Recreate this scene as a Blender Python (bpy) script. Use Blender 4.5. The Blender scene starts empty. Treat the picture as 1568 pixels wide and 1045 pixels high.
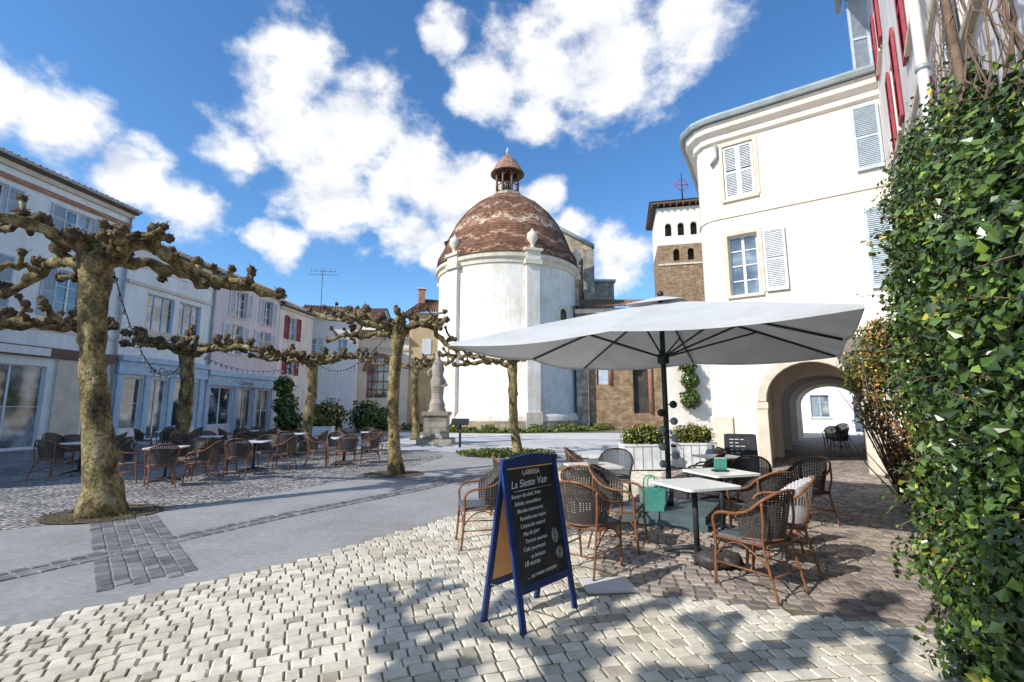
import bpy, math, random
from mathutils import Vector, Matrix, noise, geometry
R=random.Random(11)
sc=bpy.context.scene
V=Vector
# ------------------------------------------------------------ materials
def newmat(name):
    m=bpy.data.materials.new(name); m.use_nodes=True
    nt=m.node_tree; b=nt.nodes['Principled BSDF']
    return m,nt,b
def noise_node(nt,co,scale,detail=3,rough=.6,map_scale=None):
    if map_scale:
        mp=nt.nodes.new('ShaderNodeMapping'); mp.inputs['Scale'].default_value=map_scale
        nt.links.new(co,mp.inputs['Vector']); co=mp.outputs[0]
    n=nt.nodes.new('ShaderNodeTexNoise'); n.inputs['Scale'].default_value=scale
    n.inputs['Detail'].default_value=detail; n.inputs['Roughness'].default_value=rough
    nt.links.new(co,n.inputs['Vector']); return n.outputs['Fac']
def ramp(nt,fac,stops):
    r=nt.nodes.new('ShaderNodeValToRGB'); cr=r.color_ramp
    while len(cr.elements)<len(stops): cr.elements.new(.5)
    for e,(p,c) in zip(cr.elements,stops):
        e.position=p; e.color=(c[0],c[1],c[2],1)
    nt.links.new(fac,r.inputs[0]); return r.outputs[0]
def mixc(nt,fac,a,b,mode='MIX'):
    m=nt.nodes.new('ShaderNodeMix'); m.data_type='RGBA'; m.blend_type=mode
    for s,i in ((fac,0),(a,6),(b,7)):
        if isinstance(s,(int,float)): m.inputs[i].default_value=s
        elif isinstance(s,(tuple,list)): m.inputs[i].default_value=(s[0],s[1],s[2],1)
        else: nt.links.new(s,m.inputs[i])
    return m.outputs[2]
def dk(c,k): return (c[0]*k,c[1]*k,c[2]*k)
def mat(name,col,rough=.8,col2=None,scale=2.5,bump=0,bscale=40,metal=0,streak=0,shade=None,brick=None,trans=0,spec=.3,bdist=.02,dirt=None):
    m,nt,b=newmat(name)
    tc=nt.nodes.new('ShaderNodeTexCoord').outputs['Object']
    if col2 is None: col2=dk(col,.78)
    f=noise_node(nt,tc,scale)
    c=ramp(nt,f,[(.33,col2),(.62,col)])
    if dirt:
        f1=noise_node(nt,tc,dirt[0],5,.65)
        c=mixc(nt,1.0,c,ramp(nt,f1,[(.36,dirt[1]),(.58,(1,1,1))]),'MULTIPLY')
    if streak:
        f2=noise_node(nt,tc,1.0,4,.7,(4,4,.5))
        c=mixc(nt,1.0,c,ramp(nt,f2,[(.38,(1-streak,1-streak*1.05,1-streak*1.2)),(.6,(1,1,1))]),'MULTIPLY')
    if brick:
        bw,bh,mc,vary=brick
        sep=nt.nodes.new('ShaderNodeSeparateXYZ'); nt.links.new(tc,sep.inputs[0])
        ad=nt.nodes.new('ShaderNodeMath'); ad.operation='ADD'; nt.links.new(sep.outputs[0],ad.inputs[0]); nt.links.new(sep.outputs[1],ad.inputs[1])
        cb=nt.nodes.new('ShaderNodeCombineXYZ'); nt.links.new(ad.outputs[0],cb.inputs[0]); nt.links.new(sep.outputs[2],cb.inputs[1])
        bt=nt.nodes.new('ShaderNodeTexBrick'); nt.links.new(cb.outputs[0],bt.inputs['Vector'])
        bt.inputs['Scale'].default_value=1; bt.inputs['Brick Width'].default_value=bw; bt.inputs['Row Height'].default_value=bh
        bt.inputs['Mortar Size'].default_value=.012; bt.inputs['Color1'].default_value=(1,1,1,1); bt.inputs['Color2'].default_value=(vary,vary*.95,vary*.88,1)
        bt.inputs['Mortar'].default_value=(mc,mc,mc,1)
        c=mixc(nt,1.0,c,bt.outputs['Color'],'MULTIPLY')
    if shade:
        at=nt.nodes.new('ShaderNodeAttribute'); at.attribute_name='shade'
        c=mixc(nt,1.0,c,ramp(nt,at.outputs['Fac'],shade[1]),'MULTIPLY')
    nt.links.new(c,b.inputs['Base Color'])
    b.inputs['Roughness'].default_value=rough; b.inputs['Metallic'].default_value=metal
    b.inputs['Specular IOR Level'].default_value=spec
    if bump:
        f3=noise_node(nt,tc,bscale,4,.65)
        bp=nt.nodes.new('ShaderNodeBump'); bp.inputs['Strength'].default_value=bump; bp.inputs['Distance'].default_value=bdist
        nt.links.new(f3,bp.inputs['Height']); nt.links.new(bp.outputs[0],b.inputs['Normal'])
    if trans:
        t=nt.nodes.new('ShaderNodeBsdfTranslucent'); nt.links.new(c,t.inputs[0])
        ms=nt.nodes.new('ShaderNodeMixShader'); ms.inputs[0].default_value=trans
        out=nt.nodes['Material Output']
        nt.links.new(b.outputs[0],ms.inputs[1]); nt.links.new(t.outputs[0],ms.inputs[2]); nt.links.new(ms.outputs[0],out.inputs[0])
    return m
M={}
M['white']=mat('plaster_white',(.84,.83,.81),.85,(.75,.74,.72),.8,.25,30,streak=.10)
M['white2']=mat('plaster_pale',(.78,.76,.75),.85,(.70,.68,.67),.7,.2,30,streak=.08)
M['lilac']=mat('plaster_lilac',(.74,.63,.64),.85,(.66,.56,.57),.8,.2,30,streak=.1)
M['cream']=mat('plaster_cream',(.86,.80,.715),.85,(.80,.73,.63),.5,.3,25,streak=.05,dirt=(.9,(.93,.91,.88)))
M['pinkw']=mat('plaster_pinkish',(.84,.77,.74),.85,(.74,.66,.62),.9,.3,25,streak=.15)
M['ochre']=mat('plaster_ochre',(.70,.52,.31),.9,(.55,.40,.23),.9,.3,25,streak=.18)
M['church']=mat('lime_plaster',(.84,.80,.73),.9,(.75,.70,.62),.35,.5,9,streak=.12,bdist=.06,dirt=(1.1,(.88,.85,.79)))
M['stone']=mat('limestone',(.64,.54,.40),.9,(.38,.32,.24),1.5,.5,8,streak=.25,brick=(.55,.28,.6,.72),bdist=.05)
M['stoneg']=mat('old_grey_stone',(.52,.47,.40),.9,(.29,.265,.23),1.2,.5,8,streak=.3,brick=(.5,.25,.6,.72),bdist=.05)
M['trim']=mat('cut_stone_trim',(.70,.62,.50),.85,(.56,.49,.39),2,.3,20)
M['brick']=mat('brick_red',(.46,.23,.15),.9,(.30,.16,.11),3,.3,20,brick=(.3,.1,1.3,.7))
M['brown']=mat('tower_rubble',(.46,.31,.19),.9,(.28,.185,.115),2.5,.6,6,streak=.2,brick=(.5,.22,.7,.7),bdist=.08)
M['tile']=mat('roof_tiles',(.38,.22,.14),.9,(.17,.11,.08),3,.5,15)
M['dome']=mat('dome_tiles',(.95,.95,.95),.75,(.55,.55,.55),.9,.3,20,shade=('M',[(0,(.10,.06,.045)),(.3,(.32,.15,.085)),(.6,(.50,.28,.17)),(1,(.72,.59,.45))]))
M['zinc']=mat('zinc_gutter',(.40,.45,.46),.5,None,4,metal=.3)
M['shutw']=mat('shutter_white',(.74,.76,.78),.6,None,6)
M['shutb']=mat('shutter_bluegrey',(.50,.58,.65),.6,None,6)
M['shutr']=mat('shutter_red',(.38,.045,.065),.6,(.28,.03,.045),6)
M['frame']=mat('window_frame_white',(.80,.81,.82),.5)
M['frameb']=mat('window_frame_blue',(.42,.58,.72),.5)
M['shopb']=mat('shopfront_paint',(.42,.56,.68),.55,None,3)
M['shopd']=mat('shopfront_dark',(.10,.14,.17),.5,None,3)
M['brownp']=mat('brown_fascia',(.16,.10,.07),.6)
M['room']=mat('dark_interior',(.035,.035,.04),.9,(.10,.08,.06),1.2)
m,nt,b=newmat('window_glass'); b.inputs['Roughness'].default_value=.05; b.inputs['Specular IOR Level'].default_value=1.0; b.inputs['IOR'].default_value=1.7
tc=nt.nodes.new('ShaderNodeTexCoord').outputs['Object']
nt.links.new(ramp(nt,noise_node(nt,tc,.9,3,.6),[(.42,(.03,.04,.05)),(.5,(.09,.12,.15)),(.62,(.30,.32,.33))]),b.inputs['Base Color'])
M['glass']=m
M['bark']=mat('plane_bark',(.36,.29,.13),.9,(.16,.12,.06),5,1,28,bdist=.03)
nt=M['bark'].node_tree; tc=nt.nodes.new('ShaderNodeTexCoord').outputs['Object']
f=noise_node(nt,tc,4.5,5,.6,(1,1,.6)); c1=ramp(nt,f,[(.32,(.055,.042,.027)),(.43,(.14,.105,.052)),(.53,(.28,.22,.09)),(.68,(.46,.39,.24))])
f=noise_node(nt,tc,22,4,.6); c2=ramp(nt,f,[(.38,(.45,.40,.34)),(.55,(1,1,1))])
nt.links.new(mixc(nt,1,c1,c2,'MULTIPLY'),nt.nodes['Principled BSDF'].inputs['Base Color'])
M['knob']=mat('pollard_knuckle',(.20,.14,.085),.95,(.06,.043,.03),9,1,30,bdist=.05)
M['moss']=mat('moss',(.14,.20,.03),.95,(.08,.1,.02),9,1,60)
M['twig']=mat('vine_wood',(.22,.15,.10),.9,(.12,.08,.06),9,.6,40)
M['awn']=mat('awning_cloth',(.20,.17,.16),.9,(.14,.12,.11),9,.6,40)
M['navy']=mat('navy_paint',(.018,.045,.17),.45,(.012,.03,.12),6,.1,60)
M['board']=mat('chalkboard',(.016,.018,.020),.55,(.04,.042,.045),5)
M['chalk']=mat('chalk',(.8,.8,.78),.9,(.5,.5,.5),60)
M['orange']=mat('board_backing',(.82,.49,.21),.7,(.74,.42,.17),4)
M['cane']=mat('brown_frame',(.24,.105,.05),.35,(.15,.065,.03),20)
M['weave']=mat('dark_weave',(.04,.034,.032),.5,(.08,.07,.062),60)
M['weavel']=mat('light_weave',(.55,.53,.53),.6,None,60)
M['seat']=mat('seat_weave',(.13,.145,.165),.6,(.07,.08,.09),50,.5,150)
M['tabtop']=mat('table_top',(.78,.80,.78),.3,(.70,.73,.71),3)
M['tabtopw']=mat('table_top_white',(.80,.79,.77),.3,None,3)
M['iron']=mat('dark_iron',(.03,.035,.04),.45,None,8)
M['canvas']=mat('parasol_canvas',(.60,.61,.62),.85,(.54,.55,.56),2,.3,90,trans=.13,dirt=(1.5,(.93,.93,.92)))
M['alu']=mat('parasol_pole',(.035,.05,.055),.4,None,8,metal=.3)
M['basep']=mat('parasol_base',(.09,.13,.14),.6,(.06,.09,.10),4,.2,60)
M['mint']=mat('mint_plastic',(.14,.50,.42),.4,None,5,trans=.3)
M['lens']=mat('frosted_disc',(.45,.50,.50),.2,None,5,trans=.4)
M['planter']=mat('planter_white',(.78,.79,.80),.6,None,4)
M['red']=mat('red_paint',(.35,.03,.04),.6)
M['steel']=mat('grey_steel',(.25,.28,.28),.4,None,5,metal=.5)
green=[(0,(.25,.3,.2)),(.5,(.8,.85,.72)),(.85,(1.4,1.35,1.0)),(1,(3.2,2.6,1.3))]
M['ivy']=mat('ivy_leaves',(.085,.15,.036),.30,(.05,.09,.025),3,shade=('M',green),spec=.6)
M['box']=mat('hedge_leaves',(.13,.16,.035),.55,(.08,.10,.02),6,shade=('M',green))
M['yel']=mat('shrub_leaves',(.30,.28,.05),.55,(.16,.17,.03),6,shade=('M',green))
M['dry']=mat('dry_leaves',(.36,.18,.075),.7,(.21,.12,.055),6,shade=('M',green))
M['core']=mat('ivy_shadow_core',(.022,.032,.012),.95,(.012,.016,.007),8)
M['grass']=mat('lawn',(.17,.20,.05),.95,(.12,.12,.05),3,1,80)
M['soil']=mat('soil',(.13,.10,.07),.95,(.08,.06,.04),5,1,60)
M['street']=mat('street_concrete',(.38,.37,.36),.8,(.30,.295,.285),14,.4,150,dirt=(.7,(.80,.79,.78)))
M['grout']=mat('paver_grout',(.24,.22,.145),.95,(.14,.135,.065),6,.8,80)
M['paver']=mat('light_pavers',(.86,.80,.69),.75,(.68,.63,.535),9,.35,90,shade=('M',[(0,(.50,.48,.45)),(.22,(.80,.79,.76)),(1,(1.0,.985,.95))]),dirt=(.8,(.82,.80,.74)))
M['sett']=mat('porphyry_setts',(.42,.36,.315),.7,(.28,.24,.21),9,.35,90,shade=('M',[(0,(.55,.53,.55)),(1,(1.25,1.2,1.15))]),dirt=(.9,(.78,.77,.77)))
M['settg']=mat('grey_setts',(.24,.235,.235),.7,(.16,.155,.155),9,.35,90,shade=('M',[(0,(.6,.6,.62)),(1,(1.25,1.22,1.18))]))
# ------------------------------------------------------------ mesh builder
class MB:
    def __init__(s): s.v=[];s.f=[];s.m=[];s.s=[];s.mats=[];s.sm=[]
    def mi(s,k):
        if k not in s.mats: s.mats.append(k)
        return s.mats.index(k)
    def add(s,vs,fs,k,sh=0.,smooth=False):
        o=len(s.v); s.v+= [tuple(p) for p in vs]; i=s.mi(k)
        for f in fs:
            s.f.append(tuple(o+a for a in f)); s.m.append(i); s.s.append(sh); s.sm.append(smooth)
    def box(s,Mx,x0,x1,y0,y1,z0,z1,k,sh=0.):
        vs=[Mx@V((x,y,z)) for z in (z0,z1) for y in (y0,y1) for x in (x0,x1)]
        s.add(vs,[(0,2,3,1),(4,5,7,6),(0,1,5,4),(2,6,7,3),(0,4,6,2),(1,3,7,5)],k,sh)
    def tube(s,pts,rad,k,n=8,cap=True,wob=0,smooth=True,sh=0.):
        pts=[V(p) for p in pts]
        if isinstance(rad,(int,float)): rad=[rad]*len(pts)
        vs=[];x=None
        for i,p in enumerate(pts):
            t=(pts[min(i+1,len(pts)-1)]-pts[max(i-1,0)])
            if t.length<1e-9: t=V((0,0,1))
            t.normalize()
            if x is None:
                x=t.orthogonal().normalized()
            else:
                x=(x-t*x.dot(t)); 
                if x.length<1e-6: x=t.orthogonal()
                x.normalize()
            y=t.cross(x)
            for j in range(n):
                a=2*math.pi*j/n; d=x*math.cos(a)+y*math.sin(a); r=rad[i]
                if wob: r*=1+wob*noise.noise((p+d*r)*3.1/max(.3,r*4))+wob*.6*noise.noise((p+d*r)*9)
                vs.append(p+d*r)
        fs=[]
        for i in range(len(pts)-1):
            for j in range(n):
                a=i*n+j;b=i*n+(j+1)%n
                fs.append((a,b,b+n,a+n))
        if cap: fs.append(tuple(range(n))[::-1]); fs.append(tuple((len(pts)-1)*n+j for j in range(n)))
        s.add(vs,fs,k,sh,smooth)
    def ball(s,c,r,k,nu=10,nv=7,disp=0,sq=(1,1,1),sc_=4,smooth=True,sh=0.):
        c=V(c);vs=[]
        for i in range(nv+1):
            th=math.pi*i/nv
            for j in range(nu):
                ph=2*math.pi*j/nu
                d=V((math.sin(th)*math.cos(ph),math.sin(th)*math.sin(ph),math.cos(th)))
                q=1+(disp*noise.noise(c*3+d*sc_*.5) if disp else 0)
                vs.append(c+V((d.x*sq[0],d.y*sq[1],d.z*sq[2]))*r*q)
        fs=[]
        for i in range(nv):
            for j in range(nu):
                fs.append((i*nu+j,(i+1)*nu+j,(i+1)*nu+(j+1)%nu,i*nu+(j+1)%nu))
        s.add(vs,fs,k,sh,smooth)
    def lathe(s,c,prof,k,n=64,smooth=True,a0=0,a1=2*math.pi):
        c=V(c);vs=[];full=abs(a1-a0-2*math.pi)<1e-6;nn=n if full else n+1
        for r,z in prof:
            for j in range(nn):
                a=a0+(a1-a0)*j/n
                vs.append(c+V((r*math.cos(a),r*math.sin(a),z)))
        fs=[]
        for i in range(len(prof)-1):
            for j in range(n):
                b=(j+1)%nn
                fs.append((i*nn+j,i*nn+b,(i+1)*nn+b,(i+1)*nn+j))
        s.add(vs,fs,k,0,smooth)
    def sweep(s,path,prof,k):
        n=len(path);P=[V(p) for p in path];vs=[]
        for i in range(n):
            d1=(P[i]-P[max(i-1,0)]);d2=(P[min(i+1,n-1)]-P[i])
            if d1.length<1e-9:d1=d2
            if d2.length<1e-9:d2=d1
            d1.normalize();d2.normalize()
            n1=V((d1.y,-d1.x));n2=V((d2.y,-d2.x));nn=(n1+n2).normalized()
            q=1/max(.5,nn.dot(n1))
            for o,z in prof: vs.append(V((P[i].x+nn.x*o*q,P[i].y+nn.y*o*q,z)))
        m=len(prof);fs=[]
        for i in range(n-1):
            for j in range(m-1):
                fs.append((i*m+j,(i+1)*m+j,(i+1)*m+j+1,i*m+j+1))
        s.add(vs,fs,k)
    def build(s,name,parent=None,loc=None):
        me=bpy.data.meshes.new(name); me.from_pydata(s.v,[],s.f)
        for k in s.mats: me.materials.append(M[k])
        me.polygons.foreach_set('material_index',s.m)
        me.polygons.foreach_set('use_smooth',s.sm)
        if any(s.s):
            a=me.attributes.new('shade','FLOAT','FACE'); a.data.foreach_set('value',s.s)
        me.update()
        ob=bpy.data.objects.new(name,me); sc.collection.objects.link(ob)
        if parent: ob.parent=parent
        if loc: ob.location=loc
        return ob
def grp(name,loc=(0,0,0)):
    e=bpy.data.objects.new(name,None); sc.collection.objects.link(e); e.location=loc; return e
def frameM(o,d,inw,up=(0,0,1)):
    d=V(d).normalized();inw=V(inw).normalized();up=V(up).normalized()
    m=Matrix((d,inw,up)).transposed().to_4x4(); m.translation=V(o); return m
def arch(u0,u1,z0,zs,zt,n=12):
    c=(u0+u1)/2;r=(u1-u0)/2
    p=[(u0,z0),(u1,z0)]
    for i in range(n+1):
        a=math.pi*i/n; p.append((c+r*math.cos(a),zs+(zt-zs)*math.sin(a)))
    return p
def rect(u0,u1,z0,z1): return [(u0,z0),(u1,z0),(u1,z1),(u0,z1)]
def facade(mb,F,outline,holes,depth,k,kr=None):
    polys=[[V((a,b,0)) for a,b in outline]]+[[V((a,b,0)) for a,b in h] for h in holes]
    tr=geometry.tessellate_polygon(polys)
    pts=[p for q in polys for p in q]
    mb.add([F@V((p.x,0,p.y)) for p in pts],[tuple(t) for t in tr],k)
    for h in holes:
        n=len(h)
        vs=[F@V((a,0,b)) for a,b in h]+[F@V((a,depth,b)) for a,b in h]
        mb.add(vs,[(i,(i+1)%n,n+(i+1)%n,n+i) for i in range(n)],kr or k)
def shutter(mb,F,u0,u1,z0,z1,k,a=-.06):
    t=.045;w=.06
    mb.box(F,u0,u0+w,a,a+t,z0,z1,k);mb.box(F,u1-w,u1,a,a+t,z0,z1,k)
    mb.box(F,u0+w,u1-w,a,a+t,z0,z0+w*1.4,k);mb.box(F,u0+w,u1-w,a,a+t,z1-w*1.2,z1,k)
    zm=(z0+z1)/2;mb.box(F,u0+w,u1-w,a,a+t,zm-w/2,zm+w/2,k)
    z=z0+w*1.4+.01
    while z<z1-w*1.2-.03:
        if not(zm-w/2-.04<z<zm+w/2):
            vs=[F@V(q) for q in ((u0+w,a+.004,z),(u1-w,a+.004,z),(u1-w,a+.036,z+.045),(u0+w,a+.036,z+.045))]
            mb.add(vs,[(0,1,2,3)],k)
        z+=.05
def window(mb,F,u0,u1,z0,z1,depth=.2,cols=2,rows=3,kf='frame',trim='trim',sh=None,shk='shutw',sill=True,shw=None):
    t=.05;a0=depth-.07;a1=depth-.02
    mb.box(F,u0,u0+t,a0,a1,z0,z1,kf);mb.box(F,u1-t,u1,a0,a1,z0,z1,kf)
    mb.box(F,u0+t,u1-t,a0,a1,z0,z0+t,kf);mb.box(F,u0+t,u1-t,a0,a1,z1-t,z1,kf)
    for i in range(1,cols):
        u=u0+(u1-u0)*i/cols; mb.box(F,u-.035,u+.035,a0+.003,a1-.003,z0+t,z1-t,kf)
    for j in range(1,rows):
        z=z0+(z1-z0)*j/rows; mb.box(F,u0+t,u1-t,a0+.008,a1-.008,z-.015,z+.015,kf)
    mb.add([F@V(p) for p in ((u0,depth-.03,z0),(u1,depth-.03,z0),(u1,depth-.03,z1),(u0,depth-.03,z1))],[(0,1,2,3)],'glass')
    if sill: mb.box(F,u0-.08,u1+.08,-.07,depth*.6,z0-.08,z0-.002,trim)
    w=shw or (u1-u0)/2
    if sh=='open':
        shutter(mb,F,u0-w-.02,u0-.02,z0,z1,shk); shutter(mb,F,u1+.02,u1+w+.02,z0,z1,shk)
    if sh=='closed':
        um=(u0+u1)/2; shutter(mb,F,u0+.01,um-.004,z0+.01,z1-.01,shk,a=.02); shutter(mb,F,um+.004,u1-.01,z0+.01,z1-.01,shk,a=.02)
def tile_roof(mb,p00,p10,p11,p01,sp=.24,amp=.055,k='tile'):
    p00,p10,p11,p01=map(V,(p00,p10,p11,p01))
    L=max((p10-p00).length,(p11-p01).length);nu=int(L/sp)*4
    H=(p01-p00).length;nv=max(2,int(H/.45))
    nrm=(p10-p00).cross(p01-p00).normalized()
    if nrm.z<0:nrm=-nrm
    vs=[];fs=[]
    for j in range(nv):
        for e in (0,1):
            t=(j+e)/nv
            for i in range(nu+1):
                s=i/nu;p=(p00.lerp(p10,s)).lerp(p01.lerp(p11,s),t)
                vs.append(p+nrm*(amp*math.cos(i*math.pi/2)+(.0 if e else .035)+.012*noise.noise(p*5)))
        o=j*2*(nu+1)
        for i in range(nu): fs.append((o+i,o+i+1,o+nu+1+i+1,o+nu+1+i))
        if j:
            for i in range(nu): fs.append((o-nu-1+i,o-nu-1+i+1,o+i+1,o+i))
    mb.add(vs,fs,k)
def leaves(mb,pts,size,k,jit=.8):
    for p,n in pts:
        n=(V(n)+V((R.gauss(0,1),R.gauss(0,1),R.gauss(0,1)))*jit*.6+V((0,0,.15))).normalized()
        x=n.orthogonal().normalized(); a=R.uniform(0,6.28); y=n.cross(x)
        u=x*math.cos(a)+y*math.sin(a); w=n.cross(u); s=size*R.uniform(.55,1.35)
        p=V(p)
        sh=R.random()**1.2
        vs=[p-u*s*.5,p-u*s*.15+w*s*.42+n*s*.1,p+u*s*.6,p-u*s*.15-w*s*.42+n*s*.1]
        mb.add(vs,[(0,1,2),(0,2,3)],k,max(.01,sh))
def inpoly(x,y,P):
    c=False;n=len(P);j=n-1
    for i in range(n):
        if (P[i][1]>y)!=(P[j][1]>y) and x<(P[j][0]-P[i][0])*(y-P[i][1])/(P[j][1]-P[i][1])+P[i][0]: c=not c
        j=i
    return c
I4=Matrix.Identity(4)
def sheet(name,poly,z,k):
    mb=MB(); pts=[V((a,b,0)) for a,b in poly]
    tr=geometry.tessellate_polygon([pts]); mb.add([V((a,b,z)) for a,b in poly],[tuple(t) for t in tr],k); return mb.build(name)
# ------------------------------------------------------------ ground
m,nt,b=newmat('plaza_cobbles'); tc=nt.nodes.new('ShaderNodeTexCoord').outputs['Object']
vo=nt.nodes.new('ShaderNodeTexVoronoi'); vo.inputs['Scale'].default_value=7.5; vo.inputs['Randomness'].default_value=.45; nt.links.new(tc,vo.inputs['Vector'])
ve=nt.nodes.new('ShaderNodeTexVoronoi'); ve.feature='DISTANCE_TO_EDGE'; ve.inputs['Scale'].default_value=7.5; ve.inputs['Randomness'].default_value=.45; nt.links.new(tc,ve.inputs['Vector'])
c=ramp(nt,noise_node(nt,tc,.6),[(.35,(.26,.25,.24)),(.65,(.40,.385,.37))])
sp=nt.nodes.new('ShaderNodeSeparateColor'); nt.links.new(vo.outputs['Color'],sp.inputs[0])
c=mixc(nt,1,c,ramp(nt,sp.outputs[0],[(0,(.6,.6,.6)),(1,(1.2,1.17,1.12))]),'MULTIPLY')
c=mixc(nt,1,c,ramp(nt,ve.outputs['Distance'],[(.02,(.3,.3,.28)),(.12,(1,1,1))]),'MULTIPLY')
nt.links.new(c,b.inputs['Base Color']); b.inputs['Roughness'].default_value=.75
bp=nt.nodes.new('ShaderNodeBump'); bp.inputs['Strength'].default_value=.8; bp.inputs['Distance'].default_value=.03
nt.links.new(ramp(nt,ve.outputs['Distance'],[(0,(0,0,0)),(.2,(1,1,1))]),bp.inputs['Height']); nt.links.new(bp.outputs[0],b.inputs['Normal'])
M['cobble']=m
sheet('ground',[(-300,-150),(300,-150),(300,500),(-300,500)],0,'cobble')
near=[(-9,-2.2),(-6.6,.5),(-5.2,2.0),(-3.6,3.57),(-1.98,5.3),(-.8,7.17),(.25,9.6),(1.3,13.0),(2.0,16.5)]
far=[(-3,19),(-2.2,15.5),(-2.6,13),(-3.2,11.2),(-5.2,7.5),(-6.7,6.1),(-9.5,3.6),(-14,-.6)]
sheet('street',near+far,.004,'street')
M['street2']=mat('light_asphalt',(.56,.55,.54),.85,(.46,.45,.44),.8,.3,100,dirt=(.4,(.84,.84,.84)))
sheet('cross_street',[(-30,22.5),(-12,20.5),(-3,17.6),(2.0,16.2),(30,15.6),(30,20.5),(10,22.5),(-6,26.5),(-30,29)],.008,'street2')
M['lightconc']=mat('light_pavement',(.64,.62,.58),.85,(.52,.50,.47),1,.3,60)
sheet('forecourt_pavement',[(-6,26.6),(10,22.6),(20,22),(20,30),(-8,31)],.012,'lightconc')
sheet('footpath',[(2.05,13.2),(6.2,13.2),(9,20.4),(2.3,16.1)],.0145,'lightconc')
sheet('paver_bed',near+[(2.1,15.9),(14,15.5),(12,12),(3,-3)],.010,'grout')
LIGHT=near+[(12,16.5),(12,10),(5,-1)]
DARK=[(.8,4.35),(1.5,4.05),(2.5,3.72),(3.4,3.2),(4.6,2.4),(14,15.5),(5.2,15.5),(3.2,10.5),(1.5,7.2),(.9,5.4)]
def paver(mb,cx,cy,ang,w,h,k,zt,bev=.009,tilt=.005):
    ca,sa=math.cos(ang),math.sin(ang)
    tx,ty=R.gauss(0,tilt),R.gauss(0,tilt);zt+=R.gauss(0,.001)
    vs=[]
    for (q,z) in ((0,.008),(bev,zt)):
        for sx,sy in ((-1,-1),(1,-1),(1,1),(-1,1)):
            x=sx*(w/2-q)+R.gauss(0,.0028);y=sy*(h/2-q)+R.gauss(0,.0028)
            vs.append(V((cx+x*ca-y*sa,cy+x*sa+y*ca,z+(tx*x+ty*y if q else 0))))
    mb.add(vs,[(4,5,6,7),(0,1,5,4),(1,2,6,5),(2,3,7,6),(3,0,4,7)],k,.02+.96*R.random())
mb=MB();C=(3.0,-7.0);r=6.5
while r<19.5:
    rh=.112;a=math.radians(25)
    while a<math.radians(165):
        w=R.uniform(.09,.155);am=a+w/2/r
        rr=r+.02*noise.noise(V((a*r*.8,r*.8,0)))
        x=C[0]+rr*math.cos(am);y=C[1]+rr*math.sin(am)
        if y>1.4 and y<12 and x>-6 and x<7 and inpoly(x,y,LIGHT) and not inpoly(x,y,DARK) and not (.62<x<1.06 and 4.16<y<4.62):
            paver(mb,x,y,am+math.pi/2,w-.009,rh-.009,'paver',.020)
        a+=w/r
    r+=rh
mb.build('light_paving')
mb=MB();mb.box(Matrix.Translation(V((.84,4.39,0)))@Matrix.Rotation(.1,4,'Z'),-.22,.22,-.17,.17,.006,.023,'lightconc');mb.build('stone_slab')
mb=MB();ad=math.radians(-32);ca,sa=math.cos(ad),math.sin(ad)
i=-75
while i<75:
    u=-9+R.random()*.1
    while u<9:
        w=R.uniform(.10,.15)
        vv=i*.118+.45*math.sin(u*.75)
        x=5+(u+w/2)*ca-vv*sa;y=8+(u+w/2)*sa+vv*ca
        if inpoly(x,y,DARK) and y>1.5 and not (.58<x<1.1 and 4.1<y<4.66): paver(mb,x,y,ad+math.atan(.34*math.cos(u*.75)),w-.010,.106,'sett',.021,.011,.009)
        u+=w
    i+=1
mb.build('terrace_setts')
mb=MB()
dr=[(-9,-1.5),(-7.6,.9),(-6.2,2.7),(-4.73,4.61),(-3.29,7.2),(-1.9,9.3),(-1.15,10.6),(-.2,13),(.5,15.8)]
for a,b_ in zip(dr,dr[1:]):
    d=V(b_)-V(a);L=d.length;d.normalize();nn=V((-d.y,d.x));t=0;an=math.atan2(d.y,d.x)
    while t<L:
        for q in (-.11,0,.11):
            p=V(a)+d*t+nn*q; paver(mb,p.x,p.y,an,.13,.10,'settg',.016-(.006 if q==0 else 0))
        t+=.145
mb.build('drainage_channel')
mb=MB()
for (p,q,wd) in (((-5.7,6.7),(-3.5,4.3),.75),((-3.2,11.1),(-.9,9.9),.7)):
    d=V(q)-V(p);L=d.length;d.normalize();nn=V((-d.y,d.x));an=math.atan2(d.y,d.x)
    i=0
    while i*.125<wd:
        t=(i%2)*.08
        while t<L:
            c_=V(p)+d*t+nn*(i*.125); 
            paver(mb,c_.x,c_.y,an,.15,.115,'settg',.013,.008); t+=.16
        i+=1
mb.build('paver_band')
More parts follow.
